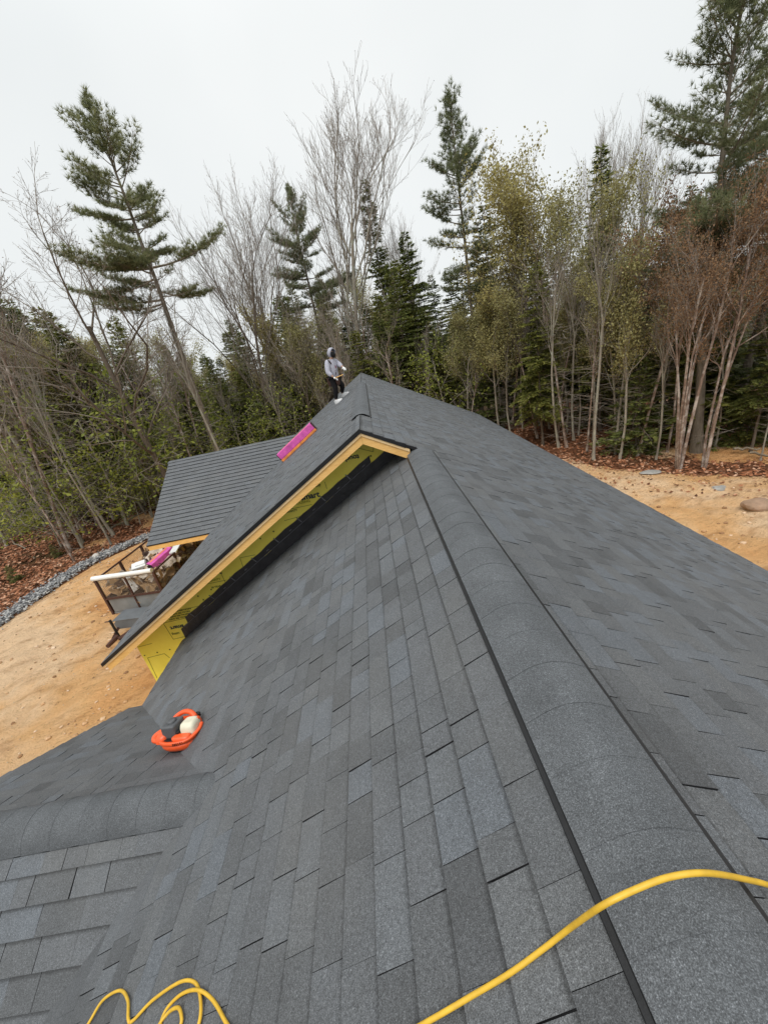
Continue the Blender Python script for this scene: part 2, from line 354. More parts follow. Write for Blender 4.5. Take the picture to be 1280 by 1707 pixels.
scatter_leaves(500, leaf_pts(500, 7, 20, 8, 24, -2.2, 0), .06, mb, sand_h)
tag(mb.obj('leaf_litter', LEAFLIT, tints=True), 'rust brown fallen leaves covering the forest floor', 'leaves', kind='stuff')

mb = MB(); GL = np.array([(-15.9, -2), (-15.75, 8), (-15.6, 11.5), (-15.25, 14.1), (-14.95, 16.3), (-14.1, 17.9), (-12.8, 19.0), (-10.5, 20.4)])
for k in range(7200):
    t = rng.random()**.8; seg = (1-t)*(len(GL)-1)*.98; i = int(seg); f = seg-i; a, b = GL[i], GL[min(i+1, len(GL)-1)]
    p = a*(1-f)+b*f; nrm = np.array([b[1]-a[1], -(b[0]-a[0])]); nrm /= np.linalg.norm(nrm)+1e-9; p = p+nrm*(rng.normal()*.24)
    s_ = .028+.042*rng.random()**2
    V = ICOV*(1+.35*(rng.random((len(ICOV), 1))-.5))*s_*np.array([1, .8, .6]); ca, sa = math.cos(k), math.sin(k)
    V = V @ np.array([[ca, sa, 0], [-sa, ca, 0], [0, 0, 1]]); mb.add(V+np.array([p[0], p[1], .04+.10*rng.random()]), ICOF, rng.random())
tag(mb.obj('gravel_strip', GRAV, tints=True), 'strip of grey crushed stone between sand and leaf litter', 'gravel', kind='stuff')

# ------------------------------------------------------------------ the house
S = .5785; TH = math.atan(S); CT, ST = math.cos(TH), math.sin(TH)
XR, ZR = .4775, EYE-1.3                       # lower ridge
XM = -.2195; ZM = ZR+S*(XR-XM)                # main ridge
XER, XEL, XLO = 4.861, -4.956, -3.97
YG, YF, YB = 4.99, 18.97, -3.0                # main gable edge, far edge, near end behind the camera
ZER = ZR-S*(XER-XR); ZEL = ZM-S*(XM-XEL); ZLO = ZR-S*(XR-XLO)
YWALL = 5.55
JX, JY = -1.63, 1.84; JZ = ZR-S*(XR-JX); JXL = -4.18    # small cross gable: ridge joint, ridge line, rake
YNE = JY-(JZ-ZLO)/S; YFE = JY+(JZ-ZLO)/S
CX, CYE, CZE = -6.74, 9.77, ZEL; CYR = 12.6; CZR = CZE+S*(CYR-CYE); CJX = XM-(ZM-CZR)/S    # far cross gable
house = empty('house', (0, 9, 0)); HO = np.array([0, 9, 0])
tag(house, 'unfinished house with dark grey shingled roofs and yellow sheathed gable wall', 'house')
def hpart(name, mb, mats, parent=None, **kw):
    o = mb.obj(name, mats, parent or house, **kw)
    if parent is None: o.location = (0, -9, 0)
    return o
EXPO = .15
class Slope:
    def __init__(s, name, P0, U, V, vmax, seg): s.name = name; s.P0 = np.array(P0, float); s.U = np.array(U, float); s.V = np.array(V, float); s.N = np.cross(s.U, s.V); s.vmax = vmax; s.seg = seg
    def pt(s, u, v, n=0): return s.P0+s.U*u+s.V*v+s.N*n
slopes = []
def lenv(dx): return dx/CT
# front section, left slope (u = -y)
def seg_ll(v):
    x = XLO+v*CT
    if x < JX:
        d = JX-x; return [(-(YWALL-.03), -(JY+d)), (-(JY-d), -YB)]
    return [(-(YWALL-.03), -YB)]
slopes.append(Slope('front_left', (XLO, 0, ZLO), (0, -1, 0), (CT, 0, ST), lenv(XR-XLO), seg_ll))
def seg_rr(v):
    x = XER-v*CT; return [(YG, YF), (YB, YG)] if x > XR+.132 else [(YG, YF)]
slopes.append(Slope('right', (XER, 0, ZER), (0, 1, 0), (-CT, 0, ST), lenv(XER-XM), seg_rr))
def seg_ml(v):
    x = XEL+v*CT
    if x < CJX: return [(-YF, -(2*CYR-CYE-(x-XEL))), (-(CYE+(x-XEL)), -YG)]
    return [(-YF, -YG)]
slopes.append(Slope('main_left', (XEL, 0, ZEL), (0, -1, 0), (CT, 0, ST), lenv(XM-XEL), seg_ml))
def seg_cg(v):
    y = CYE+v*CT; return [(CX, XEL+(y-CYE))]
slopes.append(Slope('wing_near', (0, CYE, CZE), (1, 0, 0), (0, CT, ST), lenv(CYR-CYE), seg_cg))
def seg_cf(v):
    d = v*CT; return [(-(XEL+d), -CX)]
slopes.append(Slope('wing_far', (0, 2*CYR-CYE, CZE), (-1, 0, 0), (0, -CT, ST), lenv(CYR-CYE), seg_cf))
def seg_nf(v):
    y = YNE+v*CT; return [(JXL, JX-(JY-y))]
slopes.append(Slope('porch_near', (0, YNE, ZLO), (1, 0, 0), (0, CT, ST), lenv(JY-YNE), seg_nf))
def seg_ff(v):
    y = YFE-v*CT; return [(-(JX-(y-JY)), -JXL)]
slopes.append(Slope('porch_far', (0, YFE, ZLO), (-1, 0, 0), (0, -CT, ST), lenv(JY-YNE), seg_ff))
tabs = []      # (slope index, corners (uL0,uL1,uR0,uR1), v0, v1, t1, tint, lenkey)
LENS = [.11, .15, .19, .23, .28]
for si, sp in enumerate(slopes):
    nc = int(math.ceil(sp.vmax/EXPO)); v = -.012
    for ci in range(nc+1):
        v0 = v if ci == 0 else ci*EXPO+(.16-.15)*0+random.uniform(-.0015, .0015)
        if v0 >= sp.vmax-.02: break
        v1 = min(ci*EXPO+EXPO+.012, sp.vmax)
        s0 = sp.seg(max(v0, 0)); s1 = sp.seg(v1)
        for (a0, b0), (a1, b1) in zip(s0, s1 if len(s1) == len(s0) else [s1[0]]*len(s0)):
            if sp.name == 'right': a1, b1 = a0, b0
            elif len(s0) == 2 and len(s1) == 1: jn = -CYR if sp.name == 'main_left' else -JY; a1, b1 = (a0, jn) if a0 == s0[0][0] else (jn, b0)
            hi = min(b0, b1)-.06; lo = max(a0, a1)+.06
            if hi <= lo: continue
            cuts = []; u = lo-.06+random.uniform(.05, .3)
            while u < hi:
                if u > lo: cuts.append(u)
                u += random.choice(LENS)
            E0 = [(a0, a1)]+[(c, c) for c in cuts]+[(b0, b1)]
            drift = random.random()
            for k in range(len(E0)-1):
                g0 = random.choice([.0022, .0026, .0018, .0011, .0008]); g1 = .0003
                tint = min(.82, max(0, random.gauss(.46, .22)+(.12 if random.random() < .1 else 0)+.1*(drift-.5)))
                raised = random.random() < .5
                if si == 1: tint = round(min(.85, max(0, .46+(tint-.46)*1.35)), 2)
                if si == 3: tint = round(.46+(tint-.46)*.35, 2); g0 = .0005
                tabs.append((si, (E0[k][0]+g0, E0[k][1]+g0, E0[k+1][0]-g1, E0[k+1][1]-g1), v0, v1, .0085+(.004 if raised else 0)+random.uniform(0, .001)+(.008 if si == 3 else 0), round(tint*10)/10))
def tab_verts(c, v0, v1, t1):
    b = -.003
    return [(c[0], v0, b), (c[2], v0, b), (c[3], v1, b), (c[1], v1, b), (c[0], v0, t1), (c[2], v0, t1), (c[3], v1, .0025), (c[1], v1, .0025)]
# the 300 that show largest become objects of their own
area = []
for t in tabs:
    sp = slopes[t[0]]; c = t[1]; q = [project(sp.pt(*w)) for w in ((c[0], t[2]), (c[2], t[2]), (c[3], t[3]), (c[1], t[3]))]
    cx = sum(p[0] for p in q)/4; cy = sum(p[1] for p in q)/4
    if min(p[2] for p in q) < .2 or not (0 < cx < 1280 and 0 < cy < 1707): area.append(0); continue
    A = abs(sum(q[i][0]*q[(i+1) % 4][1]-q[(i+1) % 4][0]*q[i][1] for i in range(4)))/2
    area.append(A)
order = sorted(range(len(tabs)), key=lambda i: -area[i]); single = set(order[:300])
decks = {}
def deck(name, si, polys):
    sp = slopes[si]; mb = MB()
    for poly in polys: mb.prism([sp.pt(u, v, -.030) for u, v in poly], sp.N*.0285)
    decks[si] = hpart('roof_slope', mb, FELT); return decks[si]
sp = slopes[0]; vj = lenv(JX-XLO)
deck('roof_slope', 0, [[(-(YWALL-.02), vj), (-YB, vj), (-YB, sp.vmax), (-(YWALL-.02), sp.vmax)], [(-(YWALL-.02), 0), (-YFE, 0), (-JY, vj), (-(YWALL-.02), vj)], [(-YNE, 0), (-YB, 0), (-YB, vj), (-JY, vj)]])
sp = slopes[1]; vr = lenv(XER-XR)
deck('roof_slope', 1, [[(YB, 0), (YF, 0), (YF, vr), (YB, vr)], [(YG, vr), (YF, vr), (YF, sp.vmax), (YG, sp.vmax)]])
sp = slopes[2]; vc = lenv(CJX-XEL)
deck('roof_slope', 2, [[(-YF, vc), (-YG, vc), (-YG, sp.vmax), (-YF, sp.vmax)], [(-CYE, 0), (-YG, 0), (-YG, vc), (-CYR, vc)], [(-YF, 0), (-(2*CYR-CYE), 0), (-CYR, vc), (-YF, vc)]])
deck('roof_slope', 3, [[(CX, 0), (XEL, 0), (CJX, slopes[3].vmax), (CX, slopes[3].vmax)]])
deck('roof_slope', 4, [[(-XEL, 0), (-CX, 0), (-CX, slopes[4].vmax), (-CJX, slopes[4].vmax)]])
deck('roof_slope', 5, [[(JXL, 0), (XLO, 0), (JX, slopes[5].vmax), (JXL, slopes[5].vmax)]])
deck('roof_slope', 6, [[(-XLO, 0), (-JXL, 0), (-JXL, slopes[6].vmax), (-JX, slopes[6].vmax)]])
field = {}
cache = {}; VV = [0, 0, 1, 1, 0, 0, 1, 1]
for i, t in enumerate(tabs):
    si, c, v0, v1, t1, tint = t; sp = slopes[si]
    if i in single:
        regular = abs(c[0]-c[1]) < 1e-6 and abs(c[2]-c[3]) < 1e-6
        wq = round((c[2]-c[0])*200)/200; hq = round((v1-v0)*200)/200; tq = round(t1*1000)/1000
        uc, vc_ = (c[0]+c[2])/2, v0
        key = (wq, hq, tq, tint) if regular else (i,)
        if key not in cache:
            mb = MB(); cc = ((-wq/2+.001, -wq/2+.001, wq/2-.001, wq/2-.001) if regular else tuple(x-uc for x in c))
            mb.hexa(tab_verts(cc, 0, hq if regular else v1-v0, tq if regular else t1), tint)
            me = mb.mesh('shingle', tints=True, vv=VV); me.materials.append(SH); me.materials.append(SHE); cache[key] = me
        o = link('shingle', cache[key], decks[si])
        p = sp.pt(uc, vc_); M4 = Matrix([[sp.U[k], sp.V[k], sp.N[k], p[k]] for k in range(3)]+[[0, 0, 0, 1]]); o.matrix_local = M4
    else:
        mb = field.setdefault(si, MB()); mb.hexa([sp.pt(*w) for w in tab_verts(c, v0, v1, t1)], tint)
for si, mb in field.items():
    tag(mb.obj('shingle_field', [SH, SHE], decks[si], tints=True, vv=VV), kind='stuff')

# ridge caps, vents and the black shade strip beside them
def cap_piece(center, along, side, half, drop, length, rise, tint, vent, lift=0.0, thick=.007, rnd_=.65, skirt=False):
    """one bent cap; along = direction it exposes, side = horizontal across the ridge"""
    c = np.array(center, float); al = np.array(along, float); sd_ = np.array(side, float); up = np.array([0, 0, 1.0]); mb = MB()
    n = 24; w = np.linspace(-1, 1, n+1)
    prof = []
    for q in w:
        a = abs(q)*half; rr = half*rnd_
        z = -S*a if a > rr else -S*(a*a/(2*rr)+rr/2)
        prof.append(sd_*(q*half*CT)+up*(z*CT+(vent if not skirt else vent*(1-abs(q)**5)+.016*abs(q)**5)))
    prof = np.array(prof); e0 = c+prof+up*(rise+lift); e1 = c+al*length+prof+up*lift
    V = np.vstack([e0, e1, e0-up*thick, e1-up*thick]); k = n+1; F = []
    for i in range(n):
        F += [[i, i+1, k+i+1, k+i], [2*k+i+1, 2*k+i, 3*k+i, 3*k+i+1], [i+1, i, 2*k+i, 2*k+i+1], [k+i, k+i+1, 3*k+i+1, 3*k+i]]
    F += [[0, k, 3*k, 2*k], [k+n, n, 2*k+n, 3*k+n]]
    mb.add(V, F, tint); return mb
def ridge_run(start, along, side, length, half, vent, expo, part_name='ridge_cap', vent_body=True, flange_shade=(.016, .016), rnd_=.65, skirt=False):
    st = np.array(start, float); al = np.array(along, float); par = None
    if vent_body:
        mb = MB(); sdv = np.array(side, float)
        for sg in (-1, 1):
            a = half-.002; pts = []
            ai = a-.05; prof = [sdv*(sg*ai*CT)+np.array([0, 0, -S*ai*CT]), sdv*(sg*a*CT)+np.array([0, 0, -S*a*CT]), sdv*(sg*a*CT)+np.array([0, 0, -S*a*CT+vent-.002]), sdv*(sg*ai*CT)+np.array([0, 0, -S*ai*CT+vent-.002])]
            mb.prism([st+p+al*.01 for p in prof], al*(length-.03))
            fw = flange_shade[0 if sg < 0 else 1]; fl = [sdv*(sg*(a-.02)*CT)+np.array([0, 0, -S*(a-.02)*CT]), sdv*(sg*(a+fw)*CT)+np.array([0, 0, -S*(a+fw)*CT]), sdv*(sg*(a+fw)*CT)+np.array([0, 0, -S*(a+fw)*CT+.017]), sdv*(sg*(a-.02)*CT)+np.array([0, 0, -S*(a-.02)*CT+.017])]  # black strips along the caps; the right one stands in for a shadow gap
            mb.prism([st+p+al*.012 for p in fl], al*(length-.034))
        par = hpart('ridge_vent_and_shade', mb, BLACKP)
    n = int(length/expo)
    for i in range(n):
        c = st+al*(i*expo)
        mb = cap_piece(c, al, side, half, 0, expo+.05, .0016+random.uniform(0, .0016), .35+.3*random.random(), vent+.004, thick=.008 if skirt else .003, rnd_=rnd_, skirt=skirt)
        if par is not None: mb.obj(part_name, CAP, par, smooth=False, tints=True)
        else: hpart(part_name, mb, CAP, tints=True)
ridge_run((XR, YB, ZR), (0, 1, 0), (1, 0, 0), YG-YB+.12, .190, .036, .20, flange_shade=(.016, .038))
ridge_run((XM, 6.25, ZM), (0, 1, 0), (1, 0, 0), 6.8, .165, .032, .20, flange_shade=(.012, .03))
ridge_run((XM, YG-.01, ZM), (0, 1, 0), (1, 0, 0), 1.0, .15, .004, .2, vent_body=False)
ridge_run((JX+.13, JY, JZ), (-1, 0, 0), (0, 1, 0), JX-JXL+.16, .20, .058, .2, rnd_=.6, skirt=True, vent_body=False)
ridge_run((CJX, CYR, CZR), (-1, 0, 0), (0, 1, 0), CJX-CX, .14, .003, .2, vent_body=False)

# walls
mb = MB()
xw0, xw1 = -4.79, XER-.2
def roofz(x): return min(ZM-S*(XM-x), ZM-S*(x-XM))
mb.prism([(xw0, YWALL, 0), (xw1, YWALL, 0), (xw1, YWALL, roofz(xw1)-.05), (XM, YWALL, ZM-.05), (xw0, YWALL, roofz(xw0)-.05)], (0, .15, 0))
gable = hpart('gable_wall', mb, YEL)
mb = MB(); mb.box((xw0+.075, (YWALL+.152+YF-.3)/2, 1.4), (.15, YF-.3-YWALL-.152, 2.76)); hpart('side_wall', mb, YEL)
mb = MB(); mb.box((xw1-.075, (YWALL+.152+YF-.3)/2, 1.35), (.15, YF-.3-YWALL-.152, 2.66)); hpart('side_wall', mb, YEL)
mb = MB(); mb.prism([(xw0+.16, YF-.45, 0), (xw1-.16, YF-.45, 0), (xw1-.16, YF-.45, roofz(xw1)-.05), (XM, YF-.45, ZM-.05), (xw0+.16, YF-.45, roofz(xw0)-.05)], (0, .15, 0)); hpart('gable_wall', mb, YEL)
mb = MB(); mb.box((XLO+.4, (YB+.3+YWALL-.02)/2, 1.25), (.15, YWALL-.02-YB-.3, 2.5)); hpart('side_wall', mb, YEL)
# rake boards
def rake(name, o0, o1, y0, y1, mat, xa=XEL, xb=XM, sgn=1):
    mb = MB(); za, zb = roofz(xa), roofz(xb)
    mb.prism([(xa, y0, za-o0), (xb, y0, zb-o0), (xb, y0, zb-o1), (xa, y0, za-o1)], (0, y1-y0, 0)); return hpart(name, mb, mat)
XRK = XR-.17
for xa, xb in ((XEL-.01, XM-.0008), (XM+.0008, XRK)):
    rake('drip_edge', -.014 if xa < -1 else -.003, .045, YG-.016, YG+.012, BLACKP, xa, xb)
for xa, xb in ((XEL+.02, XM-.0015), (XM+.0015, XRK+.05)):
    rake('trim_board', .047, .083, YG-.006, YG+.02, WOODL, xa, xb)
    rake('fascia_board', .0855, .192, YG+.008, YG+.032, WOOD, xa+.03 if xa < -1 else xa, xb)
mb = MB(); mb.box(((CX+XEL)/2, CYE+.012, CZE-.09), (XEL-CX-.02, .024, .13)); hpart('fascia_board', mb, WOOD)
mb = MB(); mb.box(((CX+XEL)/2, CYE-.006, CZE-.012), (XEL-CX+.02, .008, .03)); hpart('drip_edge', mb, BLACKP)
mb = MB(); mb.box(((CX+.35+XEL)/2, CYE+.31, CZE-.13), (XEL-CX-.37, .09, .24)); hpart('header_board', mb, WOODD)
mb = MB(); mb.box((XEL+.02, (YG+.05+CYE)/2, ZEL-.10), (.024, CYE-YG-.1, .14)); hpart('fascia_board', mb, WOOD)
mb = MB(); mb.box((XER-.02, (YB+YF)/2, ZER-.10), (.024, YF-YB-.05, .14)); hpart('fascia_board', mb, WOOD)
mb = MB(); mb.box((XER+.004, (YB+YF)/2, ZER-.018), (.008, YF-YB, .035)); hpart('drip_edge', mb, BLACKP)
for y0, y1 in ((YFE+.02, YWALL-.04), (YB, YNE-.02)):
    mb = MB(); mb.box((XLO+.02, (y0+y1)/2, ZLO-.09), (.024, y1-y0, .12)); hpart('fascia_board', mb, WOOD)
    mb = MB(); mb.box((XLO-.004, (y0+y1)/2, ZLO-.018), (.008, y1-y0, .035)); hpart('drip_edge', mb, BLACKP)
mb = MB()
for yy in (1, -1):
    mb.prism([(JXL-.006, JY, JZ-.01), (JXL-.006, JY+yy*(JY-YNE), ZLO-.01), (JXL-.006, JY+yy*(JY-YNE), ZLO-.14), (JXL-.006, JY, JZ-.14)], (.02, 0, 0))
hpart('drip_edge', mb, BLACKP)
mb = MB(); mb.prism([(JXL+.3, YNE+.3, 1.2), (JXL+.3, YFE-.3, 1.2), (JXL+.3, YFE-.3, ZLO+S*.3-.05), (JXL+.3, JY, JZ-.05), (JXL+.3, YNE+.3, ZLO+S*.3-.05)], (.1, 0, 0)); hpart('gable_wall', mb, YEL)

# membrane flashing where the front roof meets the gable wall
def zl(x): return ZR-S*(XR-x)
def strip(name, x0, x1, o0, o1, y, mat, t=.004, cutl=0, cutr=0):
    mb = MB(); N = 40; X = np.linspace(x0, x1, N+1); w0 = np.array([math.sin(i*1.7)*.006+math.sin(i*.6+1)*.006 for i in range(N+1)])
    for i in range(N):
        a, b = X[i], X[i+1]
        mb.prism([(a, y, zl(a)+o0), (b, y, zl(b)+o0), (b, y, zl(b)+o1+w0[i+1]), (a, y, zl(a)+o1+w0[i])], (0, t, 0))
    return hpart(name, mb, mat)
strip('flashing_strip', -3.92, .30, -.01, .19, YWALL-.02, FLASH, .012)
up_strip = strip('membrane_strip', -3.77, -.19, .193, .305, YWALL-.012, FLASH, .008)
GREYMARK = simple('grey_mark', (.16, .16, .18), .6, .3)
mb = MB()
for i in range(16):
    x = -3.62+i*.22; z = zl(x)+.205
    if i % 2 == 0: mb.prism([(x, YWALL-.017, z), (x+.012, YWALL-.017, z+.007), (x-.048, YWALL-.017, z+.095), (x-.06, YWALL-.017, z+.088)], (0, .004, 0))
    else: mb.prism([(x, YWALL-.017, z+.02), (x+.04, YWALL-.017, z+.045), (x+.035, YWALL-.017, z+.055), (x-.005, YWALL-.017, z+.03)], (0, .004, 0))
mb.obj('printed_mark', GREYMARK, up_strip)
# flashing pin line
mb = MB(); mb.tube([(x, YWALL-.022, zl(x)+.193) for x in np.linspace(-3.85, -.2, 30)], .004, 4); mb.obj('bead', GREYMARK, up_strip)
# fasteners
mb = MB()
for (u, v) in ((339, 1000), (352, 983), (437, 890), (434, 898), (456, 886), (330, 994), (241, 1093), (262, 1088), (283, 1083), (618, 760), (396, 905)):
    p = at_y(u, v, YWALL-.004); mb.lathe([(0, .006), (.008, .006), (.014, 0)], 8, p, M=[[1, 0, 0], [0, 0, -1], [0, 1, 0]])
mb.obj('fastener', INKM, gable, loc=(0, 0, 0))

# print on the sheathing
def text(body, u, v, size, mat, rot180=False, bold=0.0, align='LEFT', y=YWALL-.0035):
    cu = bpy.data.curves.new('t', 'FONT'); cu.body = body; cu.size = size; cu.extrude = .001; cu.offset = bold; cu.align_x = align
    ob = bpy.data.objects.new('t', cu); col.objects.link(ob)
    dg = bpy.context.evaluated_depsgraph_get(); me = bpy.data.meshes.new_from_object(ob.evaluated_get(dg)); bpy.data.objects.remove(ob); bpy.data.curves.remove(cu)
    me.name = 'lettering'; me.materials.clear(); o = link('lettering', me, gable, mats=mat)
    p = at_y(u, v, y); R_ = Matrix.Rotation(math.pi, 4, 'Y') if rot180 else Matrix.Identity(4)
    o.matrix_local = Matrix.Translation(Vector(p)) @ R_ @ Matrix.Rotation(math.pi/2, 4, 'X'); return o
text('smart', 502, 834, .125, INK, bold=.004)
text('ing', 526, 812, .07, INKM, bold=.002)
text('HOUSING', 491, 842, .055, INKL, bold=.001)
text('WARRANTY', 469, 857, .045, INKM, bold=.001)
text('smart', 283, 1045.5, .10, INK, True, .003, 'RIGHT')
text('using', 286, 1056.5, .065, INKM, True, .001, 'RIGHT')
text('touch.', 569, 763.5, .10, INK, True, .003, 'RIGHT')
text('smart', 370, 956, .12, INK, False, .003, 'RIGHT')
text('WARRANTY', 368, 966.5, .05, INKL, False, .001, 'RIGHT')
text('30 YEAR', 369, 978, .045, INKM, False, .001, 'RIGHT')
for k in range(4): text('INSTALL PER GUIDE', 281.5+4.5*k*.4, 1032.5-4.3*k, .036, INKM, True, .001, 'RIGHT')
mb = MB()
def wline(pts, w=.006, y=YWALL-.003):
    for (a, b) in zip(pts[:-1], pts[1:]):
        A, B = at_y(*a, y), at_y(*b, y); d = (B-A)/np.linalg.norm(B-A); q = np.array([-d[2], 0, d[0]])*w/2
        mb.prism([A-q, B-q, B+q, A+q], (0, .002, 0))
wline([(289, 1066), (272, 1039), (330, 1026)]); wline([(289, 1066), (318, 1059)]); wline([(295, 1018), (345, 1008)]); wline([(478, 850), (520, 841)]); wline([(474, 868), (500, 861)]); wline([(541, 803), (545, 815)])
wline([(400, 930), (425, 925)]); wline([(400, 930), (405, 945)]); wline([(368, 955), (377, 974)]); wline([(343, 974), (378, 967)]); wline([(597, 747), (622, 753), (623, 739)]); wline([(230, 1079), (253, 1073)])
wline([(246, 1097), (274, 1090), (283, 1097)]); wline([(246, 1097), (262, 1131)])
mb.obj('panel_seam', INKM, gable)

# ------------------------------------------------------------------ things on the roof
# shingle bundle lying on the main left slope
PINKW = simple('pink_wrap', (.62, .10, .38), .3, .5, .3, 9, .25); ORANGEW = simple('orange_wrap', (.75, .25, .06), .35, .5, .35, 9); DARKEND = simple('bundle_end', (.05, .02, .025), .7)
def bundle(name, loc, M, ln, wd, ht, label, cat, parts=True):
    e = empty(name, loc); e.matrix_world = Matrix.Translation(Vector(loc)) @ M; tag(e, label, cat)
    mb = MB(); mb.box((0, 0, ht*.62), (ln-.012, wd, ht*.72)); o = bevel(mb.obj('wrapped_stack', PINKW, e), .018, 2)
    mb = MB(); mb.box((0, 0, ht*.13), (ln, wd+.012, ht*.25)); bevel(mb.obj('lower_wrap', ORANGEW, e), .008, 1)
    for sg in (-1, 1):
        mb = MB(); mb.box((sg*(ln/2), 0, ht*.5), (.016, wd*.94, ht*.9)); mb.obj('bundle_end', DARKEND, e)
    mb = MB(); mb.box((0, wd*.18, ht*.985), (ln*.8, wd*.25, .006)); mb.obj('label_band', ORANGEW, e)
    return e
sl = slopes[2]
bx_c = on_plane(504, 731, sl.pt(0, 0, 0), sl.N)
yb = 10.6; xb = -2.45; zb = roofz(xb)+.012
Mb = Matrix([[sl.V[0], sl.U[0], sl.N[0], 0], [sl.V[1], sl.U[1], sl.N[1], 0], [sl.V[2], sl.U[2], sl.N[2], 0], [0, 0, 0, 1]]) @ Matrix.Rotation(math.radians(-6), 4, 'Z')
BUNDLE_Y = 10.6
pb = at_y(499, 736, BUNDLE_Y); xb = pb[0]; bundle('shingle_bundle', (xb, BUNDLE_Y, roofz(xb)+.012), Mb, 1.25, .36, .26, 'pink and orange wrapped shingle bundle lying on the upper left roof slope', 'shingle bundle')
# paper scrap
sl = slopes[1]; p = on_plane(771, 685, sl.pt(0, 0), sl.N)
mb = MB(); mb.add([p+sl.U*a+sl.V*b+sl.N*c for a, b, c in ((-.12, -.03, .02), (.05, -.05, .03), (.14, .02, .02), (-.06, .04, .05))], [[0, 1, 2, 3]]); mb.prism([p+sl.U*a+sl.V*b+sl.N*c for a, b, c in ((-.12, -.03, .016), (.05, -.05, .026), (.14, .02, .016), (-.06, .04, .046))], sl.N*.002)
WHITE = simple('white_plastic', (.74, .74, .72), .5, .4, .1, 6)
tag(mb.obj('paper_scrap', WHITE), 'small white paper scrap lying near far edge of the right roof slope', 'scrap')

# hose (one yellow hose: loops at the lower left, strand over the lower ridge)
HOSE = simple('yellow_hose', (.66, .40, .035), .4, .45, .15, 30)
sl0, sl1 = slopes[0], slopes[1]
def on_left(u, v, n): return on_plane(u, v, sl0.pt(0, 0, n), sl0.N)
def on_right(u, v, n): return on_plane(u, v, sl1.pt(0, 0, n), sl1.N)
loops = [(128, 1740), (150, 1703), (172, 1668), (200, 1652), (213, 1668), (214, 1700), (222, 1702), (255, 1668), (300, 1638), (325, 1639), (334, 1665), (333, 1702), (318, 1735), (285, 1738), (266, 1725), (275, 1688), (300, 1660), (328, 1651), (352, 1665), (372, 1697),
         (390, 1742), (340, 1775), (270, 1768), (262, 1720), (280, 1690), (297, 1681), (303, 1700), (300, 1730), (330, 1790), (430, 1800), (560, 1775), (650, 1738), (720, 1700)]
P = [on_left(u, v, .012+.006*(i % 3)) for i, (u, v) in enumerate(loops)]
P += [on_left(u, v, .011) for u, v in ((790, 1659), (850, 1623), (905, 1583))]
flat = lambda u, v, dz: on_plane(u, v, (0, 0, ZR+dz), np.array([0, 0, 1.0]))
P += [on_left(950, 1548, .04), flat(1003, 1511, .045), flat(1060, 1483, .075), flat(1115, 1463, .085), flat(1175, 1456, .075), on_right(1240, 1466, .05), on_right(1300, 1484, .02), on_right(1400, 1540, .011), on_right(1520, 1640, .011)]
C = catmull(P, 10); mb = MB(); mb.tube(C, .0066, 10)
tag(mb.obj('air_hose', HOSE, smooth=True), 'yellow air hose looped on the shingles and crossing the near ridge', 'hose')

# leaf blower
ORG = simple('orange_plastic', (.80, .10, .02), .35, .5, .12, 12); DGREY = simple('dark_grey_plastic', (.085, .088, .093), .5, .4, .15, 20); CREAM = simple('cream_plastic', (.66, .62, .48), .5, .4, .12, 10)
sl6 = slopes[6]; pB = on_plane(309, 1246, sl6.pt(0, 0), sl6.N)
def shell(mb, rings, k=20, squash=1.0, tint=.5):
    """rings: (z, cx, cy, rx, ry, exponent)"""
    th = np.arange(k)*2*np.pi/k; V = []
    for z, cx, cy, rx, ry, ex in rings:
        c, s_ = np.cos(th), np.sin(th); V.append(np.stack([cx+rx*np.sign(c)*np.abs(c)**(2/ex), cy+ry*np.sign(s_)*np.abs(s_)**(2/ex), np.full(k, z)], -1))
    V = np.array(V).reshape(-1, 3); i = np.arange(len(rings)-1)[:, None]*k; j = np.arange(k)[None, :]; j2 = (j+1) % k
    mb.add(V, np.stack([i+j, i+j2, i+k+j2, i+k+j], -1).reshape(-1, 4), tint)
    mb.add(np.vstack([V[-k:], V[-k:].mean(0)]), [[q, (q+1) % k, k] for q in range(k)], tint); mb.add(np.vstack([V[:k], V[:k].mean(0)]), [[(q+1) % k, q, k] for q in range(k)], tint)
bl = empty('leaf_blower'); tag(bl, 'orange leaf blower with black engine and cream tank on the lower roof', 'leaf blower')
zax = Vector((.0, .26, 1)).normalized(); xax = Vector((.985, -.12, 0)); xax = (xax-zax*xax.dot(zax)).normalized(); yax = zax.cross(xax)
bl.matrix_world = Matrix([[xax[i]*.86, yax[i]*.86, zax[i]*.78, pB[i]] for i in range(3)]+[[0, 0, 0, 1]])
mb = MB(); shell(mb, [(0, .03, 0, .14, .11, 3), (.05, .03, 0, .16, .13, 3), (.085, .03, 0, .15, .12, 3)]); mb.obj('base', BLACKP, bl, smooth=True)
mb = MB(); shell(mb, [(.06, .02, -.01, .15, .11, 2.4), (.085, .015, -.01, .185, .14, 2.4), (.12, .01, -.01, .20, .155, 2.4), (.15, .01, -.01, .20, .155, 2.4), (.156, .01, -.01, .192, .148, 2.4)]); mb.obj('housing', ORG, bl, smooth=True)
mb = MB(); shell(mb, [(.158, .005, -.008, .205, .158, 2.4), (.166, .005, -.008, .214, .166, 2.4), (.20, .005, -.008, .216, .168, 2.4), (.207, .005, -.008, .208, .160, 2.4), (.205, .005, -.008, .185, .138, 2.4), (.17, .005, -.008, .18, .133, 2.4)]); mb.obj('rim', ORG, bl, smooth=True)
mb = MB(); shell(mb, [(.16, .005, -.008, .178, .131, 2.4), (.202, .005, -.008, .178, .131, 2.4)]); mb.obj('engine_deck', BLACKP, bl)
